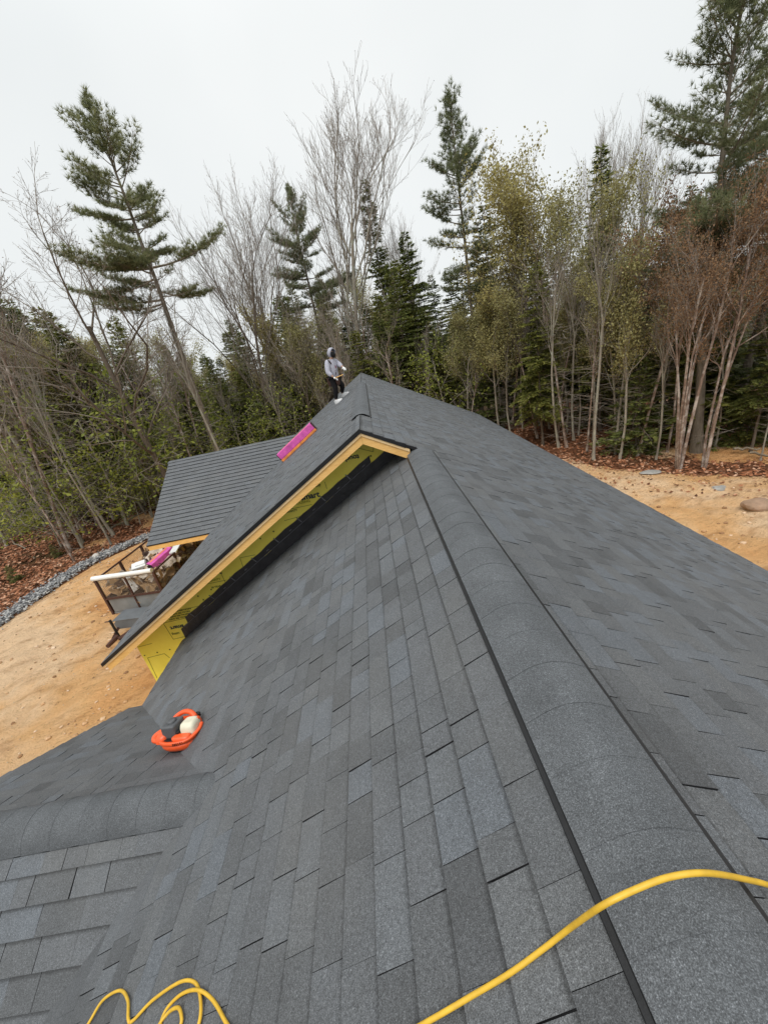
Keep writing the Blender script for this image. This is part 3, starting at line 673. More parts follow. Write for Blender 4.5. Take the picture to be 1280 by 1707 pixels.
mb = MB(); shell(mb, [(.17, -.165, -.015, .075, .115, 2.6), (.225, -.16, -.012, .075, .11, 2.6), (.255, -.15, -.005, .055, .085, 2.6), (.262, -.15, -.005, .03, .05, 2.4)]); shell(mb, [(.18, .03, .115, .15, .045, 3), (.27, .02, .115, .14, .042, 3), (.29, .02, .115, .11, .03, 3)]); mb.obj('upper_housing', ORG, bl, smooth=True)
mb = MB(); shell(mb, [(.19, .08, -.10, .10, .045, 3), (.225, .08, -.10, .10, .045, 3), (.235, .08, -.10, .08, .03, 3)]); mb.obj('front_guard', ORG, bl, smooth=True)
mb = MB(); mb.lathe([(.045, 0), (.045, .02), (.03, .026), (0, .026)], 14, (-.065, .0, .34)); mb.obj('starter_cap', DGREY, bl, smooth=True)
mb = MB(); mb.tube(catmull([(-.10, .09, .20), (-.17, .065, .215), (-.235, .02, .215), (-.275, -.025, .20), (-.262, -.065, .185), (-.21, -.085, .185), (-.14, -.105, .185)], 6), [.03]*31+[.03]*6, 8); shell(mb, [(.165, -.19, -.02, .075, .065, 2), (.20, -.19, -.02, .07, .06, 2), (.212, -.19, -.02, .05, .04, 2)]); mb.obj('handle', ORG, bl, smooth=True)
mb = MB(); mb.tube(catmull([(-.17, .06, .22), (-.13, .13, .29), (-.04, .165, .33), (.05, .155, .32), (.11, .125, .28)], 6), .028, 8); mb.obj('shroud', ORG, bl, smooth=True)
mb = MB(); mb.box((-.065, .0, .265), (.155, .18, .15)); bevel(mb.obj('engine_cover', DGREY, bl), .02, 3)
mb = MB(); shell(mb, [(.17, .115, .02, .085, .085, 4), (.27, .115, .02, .082, .085, 4), (.31, .115, .025, .075, .075, 4), (.322, .115, .03, .05, .045, 4)]); mb.obj('fuel_tank', CREAM, bl, smooth=True)
mb = MB(); mb.lathe([(0, .03), (.022, .03), (.025, .0)], 12, (.17, .07, .285)); mb.obj('fuel_cap', ORG, bl, smooth=True)
mb = MB(); mb.box((.018, .0, .22), (.05, .16, .09)); bevel(mb.obj('engine_block', BLACKP, bl), .01, 2)
mb = MB(); mb.tube(catmull([(-.02, .16, .24), (.04, .20, .255), (.10, .195, .27), (.13, .16, .265)], 6), .018, 8); mb.obj('hose_stub', BLACKP, bl, smooth=True)
mb = MB()
for i in range(7): mb.box((.03+.018*i, -.174+.0008*i*i, .186), (.007, .008, .028))
mb.obj('vent_slot', BLACKP, bl)
mb = MB(); mb.tube(catmull([(.12, -.15, .19), (.19, -.10, .20), (.225, -.01, .22), (.215, .06, .24)], 5), .02, 8); mb.obj('side_guard', ORG, bl, smooth=True)

# ------------------------------------------------------------------ worker
def skin(name, V, E, R_, mat, parent, sub=2, root=0):
    me = bpy.data.meshes.new(name); me.from_pydata([tuple(v) for v in V], E, []); o = bpy.data.objects.new(name, me); col.objects.link(o)
    sk = o.modifiers.new('s', 'SKIN'); sk.use_smooth_shade = True
    for i, r in enumerate(R_):
        d = me.skin_vertices[0].data[i]; d.radius = (r, r) if not isinstance(r, tuple) else r; d.use_root = (i == root)
    ss = o.modifiers.new('ss', 'SUBSURF'); ss.levels = sub; ss.render_levels = sub
    dg = bpy.context.evaluated_depsgraph_get(); me2 = bpy.data.meshes.new_from_object(o.evaluated_get(dg)); bpy.data.objects.remove(o); bpy.data.meshes.remove(me)
    me2.name = name; me2.materials.clear()
    for p_ in me2.polygons: p_.use_smooth = True
    return link(name, me2, parent, mats=mat)
HOODIE = simple('grey_hoodie', (.38, .38, .44), .9, .15, .15, 25, .3); TROUS = simple('black_trousers', (.012, .011, .012), .9, .2); SKINM = simple('skin', (.42, .26, .19), .6, .3)
SHOEM = simple('white_shoe', (.72, .72, .72), .6, .3); BELT = simple('brown_leather', (.05, .025, .018), .6, .3); NEARBLACK = simple('near_black', (.012, .012, .013), .9); REDP = simple('red_print', (.16, .05, .08), .7)
PY = 13.25
def J(u, v, dy=0.0): return at_y(u, v, PY+dy)
f1 = J(562, 667); f1[2] = roofz(f1[0])+.02; f2 = J(573, 656, .25); f2[2] = roofz(f2[0])+.02
per = empty('person', (f1+f2)/2); PO = (f1+f2)/2
tag(per, 'person in grey hoodie and black trousers working at the far ridge', 'person')
def Lc(p): return np.asarray(p)-PO
pel = Lc(J(558, 632, .1)); hipL = Lc(J(555, 634, .0)); hipR = Lc(J(561, 633, .2)); knL = Lc(J(559.5, 649, -.05)); knR = Lc(J(571, 642, .1)); anL = Lc(f1)+np.array([-.03, 0, .09]); anR = Lc(f2)+np.array([-.05, 0, .09])
spn = Lc(J(555.5, 619, .1)); chest = Lc(J(552.5, 607, .1)); neck = Lc(J(552, 599, .08)); head = Lc(J(553.5, 591, .04)); crown = Lc(J(552.5, 584.5, .05))
shL = Lc(J(545.5, 605, -.05)); shR = Lc(J(560, 602.5, .25)); elL = Lc(J(546.5, 621, -.18)); elR = Lc(J(567, 609, .1)); waL = Lc(J(556, 628.5, -.28)); waR = Lc(J(571.5, 611.5, -.05))
VB = [pel, spn, chest, neck, head, crown, hipL, knL, anL, hipR, knR, anR, shL, elL, waL, shR, elR, waR]
EB = [(0, 1), (1, 2), (2, 3), (3, 4), (4, 5), (0, 6), (6, 7), (7, 8), (0, 9), (9, 10), (10, 11), (2, 12), (12, 13), (13, 14), (2, 15), (15, 16), (16, 17)]
RB = [.12, .12, .13, .055, .085, .06, .085, .055, .04, .085, .055, .04, .06, .042, .032, .06, .042, .032]
skin('body', VB, EB, RB, SKINM, per)
skin('hoodie', [Lc(J(557.5, 628, .1)), spn, chest, shL, elL, (elL+waL*3)/4, shR, elR, (elR+waR*3)/4, neck], [(0, 1), (1, 2), (2, 3), (3, 4), (4, 5), (2, 6), (6, 7), (7, 8), (2, 9)], [(.20, .17), (.195, .17), (.20, .18), .105, .085, .062, .105, .082, .06, .11], HOODIE, per, 2, 1)
mb = MB(); hd = (head+crown)/2+np.array([-.01, .02, .0]); f_ = np.array([.72, -.6, -.25]); f_ /= np.linalg.norm(f_); r_ = np.cross(f_, [0, 0, 1]); r_ /= np.linalg.norm(r_); u_ = np.cross(r_, f_)
k = 14; rows = []
for i, a in enumerate(np.linspace(0, 2.02, 8)):
    th = np.arange(k)*2*np.pi/k; rows.append(np.array([hd-f_*math.cos(a)*.128+math.sin(a)*.118*(r_*math.cos(t)+u_*math.sin(t)*1.18)+f_*.01*math.sin(3*t) for t in th]))
V = np.vstack(rows); i = np.arange(7)[:, None]*k; j = np.arange(k)[None, :]; mb.add(V, np.stack([i+j, i+(j+1) % k, i+k+(j+1) % k, i+k+j], -1).reshape(-1, 4))
o = mb.obj('hood', HOODIE, per, smooth=True); so = o.modifiers.new('th', 'SOLIDIFY'); so.thickness = .018
mb = MB(); shell(mb, [(-.09, 0, 0, .05, .055, 2), (-.05, 0, 0, .08, .09, 2), (.0, 0, 0, .088, .10, 2), (.05, 0, 0, .08, .09, 2), (.085, 0, 0, .04, .05, 2)], 14); o = mb.obj('face_front', NEARBLACK, per, smooth=True); o.location = hd+f_*.045-u_*.045  # near-black shell over the front of the face
skin('trousers', [pel+np.array([0, 0, .03]), hipL, knL, anL+np.array([0, 0, .02]), hipR, knR, anR+np.array([0, 0, .02])], [(0, 1), (1, 2), (2, 3), (0, 4), (4, 5), (5, 6)], [.16, .118, .09, .062, .118, .09, .062], TROUS, per)
for f in (f1, f2):
    c = Lc(f); mb = MB(); shell(mb, [(-.015, .06, 0, .15, .055, 2.4), (.02, .06, 0, .155, .06, 2.4), (.05, .05, 0, .14, .055, 2.4), (.085, -.0, 0, .08, .05, 2.2), (.11, -.03, 0, .055, .048, 2)], 16)
    o = mb.obj('shoe', SHOEM, per, smooth=True); o.location = c; o.rotation_euler = (0, -TH*.75, -.25)
def hand(w, d, name='glove'):
    d = d/np.linalg.norm(d); s_ = np.cross(d, [0, 0, 1]); s_ /= np.linalg.norm(s_); n_ = np.cross(s_, d); V = [w, w+d*.05, w+d*.09]; E = [(0, 1), (1, 2)]; Rr = [.034, (.042, .026), (.042, .024)]
    for q, ln in ((-1.4, .06), (-.5, .075), (.5, .07), (1.4, .055)):
        b = len(V); V += [w+d*.10+s_*q*.022, w+d*(.10+ln*.55)+s_*q*.024-n_*.012, w+d*(.10+ln*.8)+s_*q*.024-n_*.04]; E += [(2, b), (b, b+1), (b+1, b+2)]; Rr += [.0105, .0095, .008]
    b = len(V); V += [w+d*.05+s_*.045-n_*.01, w+d*.085+s_*.065-n_*.02]; E += [(1, b), (b, b+1)]; Rr += [.012, .010]
    return skin(name, V, E, Rr, SHOEM, per, 1)
hand(waL, waL-elL+np.array([.12, 0, -.02])); hand(waR, waR-elR+np.array([0, 0, -.05]))
mb = MB(); bc = pel+np.array([0, 0, .06]); shell(mb, [(-.03, 0, 0, .165, .15, 2.2), (.03, 0, 0, .165, .15, 2.2)], 18); o = mb.obj('tool_belt', BELT, per, smooth=True); o.location = bc
for dx, dy, w in ((-.17, -.06, .15), (.10, -.16, .13)):
    mb = MB(); shell(mb, [(-.24, 0, 0, w*.4, .05, 3), (-.12, 0, 0, w*.55, .075, 3), (.02, 0, 0, w*.5, .07, 3)], 14); o = mb.obj('pouch', BELT, per, smooth=True); o.location = bc+np.array([dx, dy, 0])
strap = [shL+np.array([.05, -.12, .09]), chest+np.array([.02, -.17, .0]), spn+np.array([.08, -.16, 0]), pel+np.array([.06, -.16, .12])]
mb = MB(); mb.tube(catmull(strap, 6), .018, 6); mb.obj('strap', BELT, per, smooth=True)
mb = MB(); pp = (chest*.45+spn*.55)
for q, (a, b) in enumerate(((-.05, .05), (.0, .055), (.05, .05))): mb.box(pp+np.array([.07+a, -.158+abs(a)*.15, .03]), (.032, .012, b*1.6))
mb.obj('chest_print', REDP, per)
# hammer held in the gloved hand
mb = MB(); h0 = waL+PO+np.array([.10, -.05, -.02]); h1 = h0+np.array([.23, -.02, .04])
ham = empty('hammer', h0); tag(ham, 'small hammer held in the gloved hand of the worker', 'hammer')
mb.tube([np.array([-.06, 0, -.01]), h1-h0], .013, 8); mb.obj('handle', WOOD, ham, smooth=True)
mb = MB(); mb.tube([h1-h0+np.array([0, 0, -.05]), h1-h0+np.array([0, 0, .055])], [.018, .015], 8); mb.obj('head', simple('steel', (.35, .35, .36), .4, .5, .1, 8, 0, .8), ham, smooth=True)

# ------------------------------------------------------------------ dump trailer and its load
RUSTP = simple('brown_frame_paint', (.075, .032, .022), .6, .35, .3, 10); STEEL = simple('grey_panel', (.20, .20, .195), .6, .35, .2, 3); TBOX = simple('grey_toolbox', (.13, .14, .15), .5, .4, .15, 6)
MESHM = simple('brown_screen', (.22, .16, .115), .9, .1, .2, 30); TYRE = simple('tyre_rubber', (.02, .02, .02), .9)
tr = empty('dump_trailer', (-9.39, 10.74, 0), math.atan2(-.12, .99)); tag(tr, 'brown dump trailer with mesh sides full of roofing debris beside the house', 'trailer')
TWd, TL, Z0, Z1, Z2 = 1.98, 3.3, .62, 1.14, 1.84
def tpart(name, mb, mat, **kw): return mb.obj(name, mat, tr, **kw)
mb = MB(); mb.box((TWd/2, TL/2, Z0-.03), (TWd-.01, TL-.01, .06)); tpart('floor', mb, STEEL)
for (c, sz) in (((TWd/2, .02, (Z0+Z1)/2), (TWd-.14, .03, Z1-Z0-.04)), ((.02, TL/2, (Z0+Z1)/2), (.03, TL-.14, Z1-Z0-.04)), ((TWd-.02, TL/2, (Z0+Z1)/2), (.03, TL-.14, Z1-Z0-.04)), ((TWd/2, TL-.02, (Z0+Z1)/2), (TWd-.14, .03, Z1-Z0-.04))):
    mb = MB(); mb.box(c, sz); tpart('side_panel', mb, STEEL)
for x in (0, TWd):
    for y in (0, TL/3, 2*TL/3, TL):
        mb = MB(); mb.box((x, y, (Z0+Z2)/2-.03), (.07, .07, Z2-Z0+.06)); tpart('post', mb, RUSTP)
mb = MB(); mb.box((TWd*.5, .0, (Z0+Z2)/2), (.045, .05, Z2-Z0-.12)); tpart('post', mb, RUSTP)
for z in (Z1, Z2):
    for x in (0, TWd):
        mb = MB(); mb.box((x, TL/2, z), (.045 if z == Z2 else .075, TL-.08, .045)); tpart('rail', mb, RUSTP)
    for y in (0, TL):
        mb = MB(); mb.box((TWd/2, y, z-.001), (TWd-.08, .045 if z == Z2 else .075, .045)); tpart('rail', mb, RUSTP)
# wire screens
for (ax, n, x0, x1) in (('x', 44, 0, TWd), ('y', 66, 0, TL)):
    for side in (0, 1):
        mb = MB()
        for i in range(n+1):
            q = x0+(x1-x0)*i/n
            if ax == 'x': mb.tube([(q, side*TL, Z1), (q, side*TL, Z2)], .0028, 3)
            else: mb.tube([(side*TWd, q, Z1), (side*TWd, q, Z2)], .0028, 3)
        for k in range(13):
            z = Z1+(Z2-Z1)*(k+1)/14
            if ax == 'x': mb.tube([(0, side*TL, z), (TWd, side*TL, z)], .0028, 3)
            else: mb.tube([(side*TWd, 0, z), (side*TWd, TL, z)], .0028, 3)
        tpart('wire_screen', mb, MESHM)
for x in (.35, TWd-.35):
    mb = MB(); mb.tube([(x, .05, Z0-.12), (TWd/2+(x-TWd/2)*.15, -1.25, Z0-.12)], .05, 4); tpart('tongue_bar', mb, RUSTP)
mb = MB(); mb.tube([(TWd/2, -1.15, Z0-.1), (TWd/2, -1.55, Z0-.1)], [.07, .06], 8); tpart('coupler', mb, RUSTP)
mb = MB(); mb.tube([(TWd/2-.12, -1.0, .05), (TWd/2-.12, -1.0, 1.0)], .035, 8); mb.box((TWd/2-.12, -1.0, .03), (.18, .18, .03)); mb.tube([(TWd/2-.12, -1.0, .96), (TWd/2-.3, -1.0, .96)], .015, 6); tpart('jack', mb, BLACKP)
mb = MB(); mb.prism([(.62, -.72, Z0-.15), (1.6, -.72, Z0-.15), (1.6, -.72, Z0+.06), (1.5, -.72, Z0+.14), (.72, -.72, Z0+.14), (.62, -.72, Z0+.06)], (0, .52, 0)); tpart('toolbox', mb, TBOX)
mb = MB(); mb.box((1.11, -.46, Z0+.155), (.99, .55, .02)); tpart('toolbox_lid', mb, TBOX)
for x in (-.13, TWd+.13):
    for y in (TL*.42, TL*.42+.8):
        mb = MB(); mb.lathe([(.2, -.09), (.34, -.1), (.37, -.06), (.37, .06), (.34, .1), (.2, .09), (.0, .06)], 20, (x, y, .37), M=[[0, 0, 1], [0, 1, 0], [1, 0, 0]]); tpart('wheel', mb, TYRE, smooth=True)
TM = tr.matrix_basis if False else (Matrix.Translation((-9.39, 10.74, 0)) @ Matrix.Rotation(math.atan2(-.12, .99), 4, 'Z'))
def tw(p): return TM @ Vector(p)
# white rolled tarp on the front rail
mb = MB(); mb.tube(catmull([(-.06, .0, Z2+.06), (.5, .01, Z2+.055), (1.0, -.01, Z2+.06), (1.5, .0, Z2+.055), (TWd-.02, .0, Z2+.06)], 5), [.075]*10+[.07]*11, 10)
o = mb.obj('rolled_tarp', WHITE, smooth=True); o.matrix_world = TM; tag(o, 'white rolled tarp lying along the front rail of the brown trailer', 'tarp')
CARD = simple('cardboard', (.40, .26, .14), .85, .15, .25, 5); SCRAP = simple('dark_scrap', (.09, .06, .05), .9, .15, .5, 6); PALE = simple('pale_paper', (.52, .44, .36), .8, .2, .3, 5)
def crumple(name, c, sz, mat, seed, label, cat, group=None):
    r = np.random.default_rng(seed); bm = bmesh.new(); bmesh.ops.create_grid(bm, x_segments=7, y_segments=7, size=.5)
    for v in bm.verts:
        v.co.z = .5*(r.random()-.5)+.35*math.sin(4*v.co.x+seed)*math.cos(3*v.co.y+seed); v.co.x += .08*(r.random()-.5); v.co.y += .08*(r.random()-.5)
    me = bpy.data.meshes.new(name); bm.to_mesh(me); bm.free()
    o = link(name, me, mats=mat); sol = o.modifiers.new('t', 'SOLIDIFY'); sol.thickness = .02; o.scale = sz; o.rotation_euler = ((r.random()-.5)*1.2, (r.random()-.5)*1.2, r.random()*6); o.location = tw(c)
    tag(o, label, cat, group); return o
rr = np.random.default_rng(11)
mb = MB()
for i in range(900):
    c = (rr.random()*(TWd-.3)+.15, rr.random()*(TL-.3)+.15, Z0+.05+.95*rr.random()**.8); R_ = np.array(Matrix.Rotation(rr.random()*6, 3, Vector(rr.normal(size=3)).normalized())); mb.box(c, (.12+.3*rr.random(), .08+.16*rr.random(), .012), R_, rr.random(), int(rr.random()*3))
o = mb.obj('roofing_debris', [SCRAP, CARD, PALE]); o.matrix_world = TM; tag(o, 'heap of torn shingle scraps and wrappers filling the trailer', 'debris', kind='stuff')
for i, (c, sz, mt, lab) in enumerate(((( .35, .35, 1.35), (.55, .5, .35), CARD, 'torn tan cardboard sheet leaning at the front left of the trailer'), ((1.35, .35, 1.42), (.8, .55, .3), CARD, 'crumpled brown cardboard behind the front screen right of the white board'), ((1.6, 1.0, 1.55), (.8, .8, .4), PALE, 'pale crumpled wrapping piled at the right side of the trailer'), ((.7, 1.7, 1.6), (.9, .8, .35), PALE, 'pale torn wrapping heaped in the middle of the trailer'), ((1.5, 2.3, 1.6), (.9, .9, .4), CARD, 'brown cardboard heap at the back of the trailer'))):
    crumple('cardboard_sheet', c, sz, mt, 30+i, lab, 'cardboard')
mb = MB(); mb.prism([(-.16, -.02, -.26), (.16, -.02, -.26), (.13, -.02, .26), (-.13, -.02, .26)], (0, .05, 0)); o = bevel(mb.obj('white_board', WHITE), .01, 1); o.matrix_world = TM @ Matrix.Translation((.92, .16, 1.45)) @ Matrix.Rotation(math.radians(-28), 4, 'Y') @ Matrix.Rotation(math.radians(-12), 4, 'X'); tag(o, 'white foam board leaning inside the front of the trailer', 'board')
mb = MB(); mb.box((0, 0, 0), (.42, .3, .12)); mb.box((.05, .03, .0745), (.3, .2, .028)); o = bevel(mb.obj('white_carton', WHITE), .012, 1); o.matrix_world = TM @ Matrix.Translation((.75, .95, 1.66)) @ Matrix.Rotation(.5, 4, 'Z') @ Matrix.Rotation(.3, 4, 'X'); tag(o, 'white carton lying on the debris behind the rolled tarp', 'carton')
bundle('shingle_wrapper', tw((1.42, 1.25, 1.55)), TM.to_3x3().to_4x4() @ Matrix.Rotation(math.radians(62), 4, 'Z') @ Matrix.Rotation(math.radians(-14), 4, 'Y'), .85, .32, .28, 'pink shingle wrapper bundle lying on top of the trailer load', 'shingle bundle')
mb = MB(); mb.box((0, 0, 0), (.22, 1.25, .05)); mb.box((0, .1, .0285), (.235, .03, .006)); mb.box((0, .2, .0285), (.235, .03, .006)); o = mb.obj('white_plank', WHITE); o.matrix_world = TM @ Matrix.Translation((1.78, 1.75, 1.88)) @ Matrix.Rotation(math.radians(14), 4, 'Z') @ Matrix.Rotation(math.radians(3), 4, 'X'); tag(o, 'white plank laid over the right rail of the trailer', 'plank')

# ------------------------------------------------------------------ rocks and fallen wood
ROCK = simple('brown_rock', (.33, .22, .15), .9, .15, .4, 3, .8); GROCK = simple('grey_rock', (.30, .29, .27), .9, .15, .3, 4, .6)
def rock(c, sz, mat, seed, label):
    bm = bmesh.new(); bmesh.ops.create_icosphere(bm, subdivisions=3, radius=1); r = np.random.default_rng(seed); o3 = r.random(3)*10
    for v in bm.verts:
        p = v.co; n = math.sin(p.x*2.3+o3[0])*math.cos(p.y*2.7+o3[1])*.22+math.sin(p.z*3.1+o3[2]+p.x*1.7)*.16+(r.random()-.5)*.06
        v.co = p*(1+n); v.co.z = max(v.co.z, -.4)
    me = bpy.data.meshes.new('rock'); bm.to_mesh(me); bm.free(); o = link('rock', me, mats=mat); o.location = c; o.scale = sz; tag(o, label, 'rock')
rock((*on_ground(1266, 850)[:2], .12), (.48, .34, .26), ROCK, 1, 'large brown rock on the sand at the right edge')
rock((*on_ground(1198, 818)[:2], .08), (.22, .15, .11), GROCK, 2, 'low grey rock on the sand in front of the birches')
rock((*on_ground(1085, 789)[:2], .06), (.34, .2, .04), GROCK, 3, 'flat grey stone at the edge of sand and leaves')
rock((*on_ground(163, 930)[:2], .12), (.2, .16, .13), simple('pale_rock', (.5, .47, .43), .9), 4, 'pale rock on the grey gravel strip')
def log(a, b, r, label, mat=DEAD):
    A, B = np.array(a), np.array(b); n = 7; P = np.array([A*(1-t)+B*t+rng.normal(size=3)*.04 for t in np.linspace(0, 1, n)]); mb = MB(); mb.tube(P, np.linspace(r, r*.6, n), 7)
    tag(mb.obj('fallen_branch', mat, smooth=True), label, 'branch')
g_ = lambda u, v, z: on_ground(u, v, z)
log(g_(1222, 748, .12), g_(1268, 747, .16), .06, 'pale fallen log on the leaves at the far right')
log(g_(1250, 754, .10), g_(1290, 764, .12), .05, 'pale fallen branch in front of the far right log')
log(g_(1070, 756, .05), g_(1108, 690, 1.1), .035, 'thin leaning dead stick beside the thin trunks')
log(g_(180, 882, .1), g_(262, 843, .15), .06, 'pale fallen trunk on the leaves beyond the gravel')
log(g_(60, 930, .1), g_(20, 900, .2), .05, 'grey fallen branch among the leftmost trunks')

# ------------------------------------------------------------------ trees
def unit(v): return v/(np.linalg.norm(v)+1e-9)
def needles(mb, C, D, m_, ln, wd, spread, r, mat, flat=False):
    C = np.asarray(C); D = np.asarray(D); n = len(C); c = np.repeat(C, m_, 0); d = np.repeat(D, m_, 0)+r.normal(size=(n*m_, 3))*spread
    if flat: d[:, 2] *= .35
    d /= np.linalg.norm(d, axis=1)[:, None]; q = r.normal(size=(n*m_, 3))
    if flat: q[:, 2] *= .4
    q = np.cross(d, q); 
    if flat: q = np.cross(d, np.stack([r.normal(size=n*m_)*.5, r.normal(size=n*m_)*.5, np.ones(n*m_)], -1))
    q /= np.linalg.norm(q, axis=1)[:, None]+1e-9
    l_ = ln*(.6+.8*r.random(n*m_))[:, None]; w_ = wd*(.7+.6*r.random(n*m_))[:, None]
    base = np.repeat(np.clip(r.normal(.5, .22, n), 0, 1), m_)
    if flat:
        V = np.stack([c, c+d*l_*.5+q*w_, c+d*l_, c+d*l_*.5-q*w_], 1).reshape(-1, 3); F = np.arange(4*n*m_).reshape(-1, 4)
    else:
        V = np.stack([c-q*w_, c+q*w_, c+d*l_], 1).reshape(-1, 3); F = np.arange(3*n*m_).reshape(-1, 3)
    mb.add(V, F, np.clip(base+r.normal(0, .1, n*m_), 0, 1), mat)
def leaves(mb, C, n_per, rad, size, r, mat):
    C = np.asarray(C); c = np.repeat(C, n_per, 0)+r.normal(size=(len(C)*n_per, 3))*rad; n = len(c)
    a = r.normal(size=(n, 3)); a /= np.linalg.norm(a, axis=1)[:, None]; b = np.cross(a, r.normal(size=(n, 3))); b /= np.linalg.norm(b, axis=1)[:, None]+1e-9
    s_ = size*(.6+.8*r.random(n))[:, None]
    V = np.stack([c-a*s_, c+b*s_*.6, c+a*s_, c-b*s_*.6], 1).reshape(-1, 3); mb.add(V, np.arange(4*n).reshape(-1, 4), np.clip(r.normal(.5, .25, n), 0, 1), mat)
def trunk_pts(H, r, wob=.012, n=12):
    z = np.linspace(-.2, H, n); off = np.cumsum(r.normal(size=(n, 2))*H*wob*.35, 0); off -= off[0]; return np.column_stack([off, z])
def at_h(tp, z): return np.array([np.interp(z, tp[:, 2], tp[:, 0]), np.interp(z, tp[:, 2], tp[:, 1]), z])
def flare(r0, n, tip=.12):
    t = np.linspace(0, 1, n); return r0*(tip+(1-tip)*(1-t)**.9)*(1+.5*np.exp(-t*22))
def make_pine(seed, H=22, base=.42, Lmax=3.6, r0=.24, dens=1.0, power=.75):
    r = np.random.default_rng(seed); tp = trunk_pts(H, r); T = MB(); Cn = MB(); T.tube(tp, flare(r0, 12, .08), 9)
    C_, D_ = [], []; z = H*.985; 
    while z > H*base:
        t = (H-z)/(H*(1-base)); L0 = Lmax*(min(1, t*1.15)**power)*(1 if t < .85 else .75)+.25
        for b in range(int(3+r.integers(0, 3))):
            az = r.random()*6.283; Lb = L0*(.3+.85*r.random()**1.1); el = math.radians(64*(1-t)**2+8-10*t+r.normal()*8)
            d = np.array([math.cos(az)*math.cos(el), math.sin(az)*math.cos(el), math.sin(el)]); p0 = at_h(tp, z+r.normal()*.15); s_ = np.linspace(0, 1, 6)
            P_ = p0+d*(s_*Lb)[:, None]; P_[:, 2] += (s_**2)*Lb*.16-np.sin(s_*3.1)*Lb*.05*t; Cn.tube(P_, np.linspace(.012+.012*Lb, .006, 6), 4, .3, 1, cap=False)
            side = unit(np.cross(d, [0, 0, 1])); ns = max(2, int(Lb/.21*dens))
            for q in range(ns):
                f = .28+.72*(q+r.random())/ns; pc = np.array([np.interp(f, s_, P_[:, k]) for k in range(3)]); sl_ = (1-f*.75)*Lb*.34*(.5+r.random())
                for sg in ((-1, 1) if q < ns-1 else (0,)):
                    dd = unit(side*sg*(.8+.4*r.random())+d*.7+np.array([0, 0, .18+.2*r.random()]))
                    nt_ = max(1, int(sl_/.19)); 
                    for w in range(nt_): C_.append(pc+dd*sl_*(w+1)/nt_+r.normal(size=3)*.07); D_.append(unit(dd+np.array([0, 0, .7])))
                    if sg and sl_ > .3: Cn.tube([pc, pc+dd*sl_], [.008, .004], 3, .3, 1, cap=False)
        z -= (.26+.30*min(1, t*2))*(.6+.9*r.random())
    # dead stubs under the crown
    z = H*base
    while z > H*.14:
        if r.random() < .85:
            az = r.random()*6.283; Lb = .3+1.4*r.random()*(z/H+.3); P_ = at_h(tp, z)+np.array([math.cos(az), math.sin(az), .0])*np.linspace(0, Lb, 4)[:, None]; P_[:, 2] -= np.linspace(0, 1, 4)**2*.12*Lb+.05*r.random(); Cn.tube(P_, np.linspace(.018, .006, 4), 3, .3, 1, cap=False)
        z -= .22+.3*r.random()
    needles(Cn, C_, D_, 17, .27, .0125, .75, r, 0)
    return T.mesh('trunk', True, True), Cn.mesh('crown', False, True), (BARKP, [PINE, DEAD])
def make_hemlock(seed, H=13, base=.08, Lmax=2.6, r0=.14, spruce=False, mat=None):
    r = np.random.default_rng(seed); tp = trunk_pts(H, r, .006); T = MB(); Cn = MB(); T.tube(tp, flare(r0, 12, .06), 7); C_, D_ = [], []; z = H*.995
    while z > H*base:
        t = (H-z)/(H*(1-base)); L0 = Lmax*(t**.8 if spruce else min(1, t*1.25)**.75)+.15
        for b in range(int(3+r.integers(0, 3))):
            az = r.random()*6.283; Lb = L0*(.5+.65*r.random()); el = math.radians(30*(1-t)-(14 if not spruce else 4)*t+r.normal()*7); d = np.array([math.cos(az)*math.cos(el), math.sin(az)*math.cos(el), math.sin(el)])
            s_ = np.linspace(0, 1, 5); P_ = at_h(tp, z)+d*(s_*Lb)[:, None]; P_[:, 2] -= s_**2*Lb*.16; Cn.tube(P_, np.linspace(.008+.008*Lb, .004, 5), 3, .3, 1, cap=False)
            side = unit(np.cross(d, [0, 0, 1])); ns = max(2, int(Lb/.145))
            for q in range(ns):
                f = .15+.85*(q+r.random())/ns; pc = np.array([np.interp(f, s_, P_[:, k]) for k in range(3)]); sl_ = (1.05-f)*Lb*.42*(.5+.7*r.random())+.08
                for sg in (-1, 1):
                    dd = unit(side*sg+d*.8+np.array([0, 0, -.12])); nt_ = max(1, int(sl_/.15))
                    for w in range(nt_): C_.append(pc+dd*sl_*(w+.5)/nt_); D_.append(dd)
        z -= (.17+.12*t)*(.7+.6*r.random())
    needles(Cn, C_, D_, 3, .25, .05, .42, r, 0, flat=True)
    return T.mesh('trunk', True, True), Cn.mesh('crown', False, True), (BARK, [mat or HEML, DEAD])
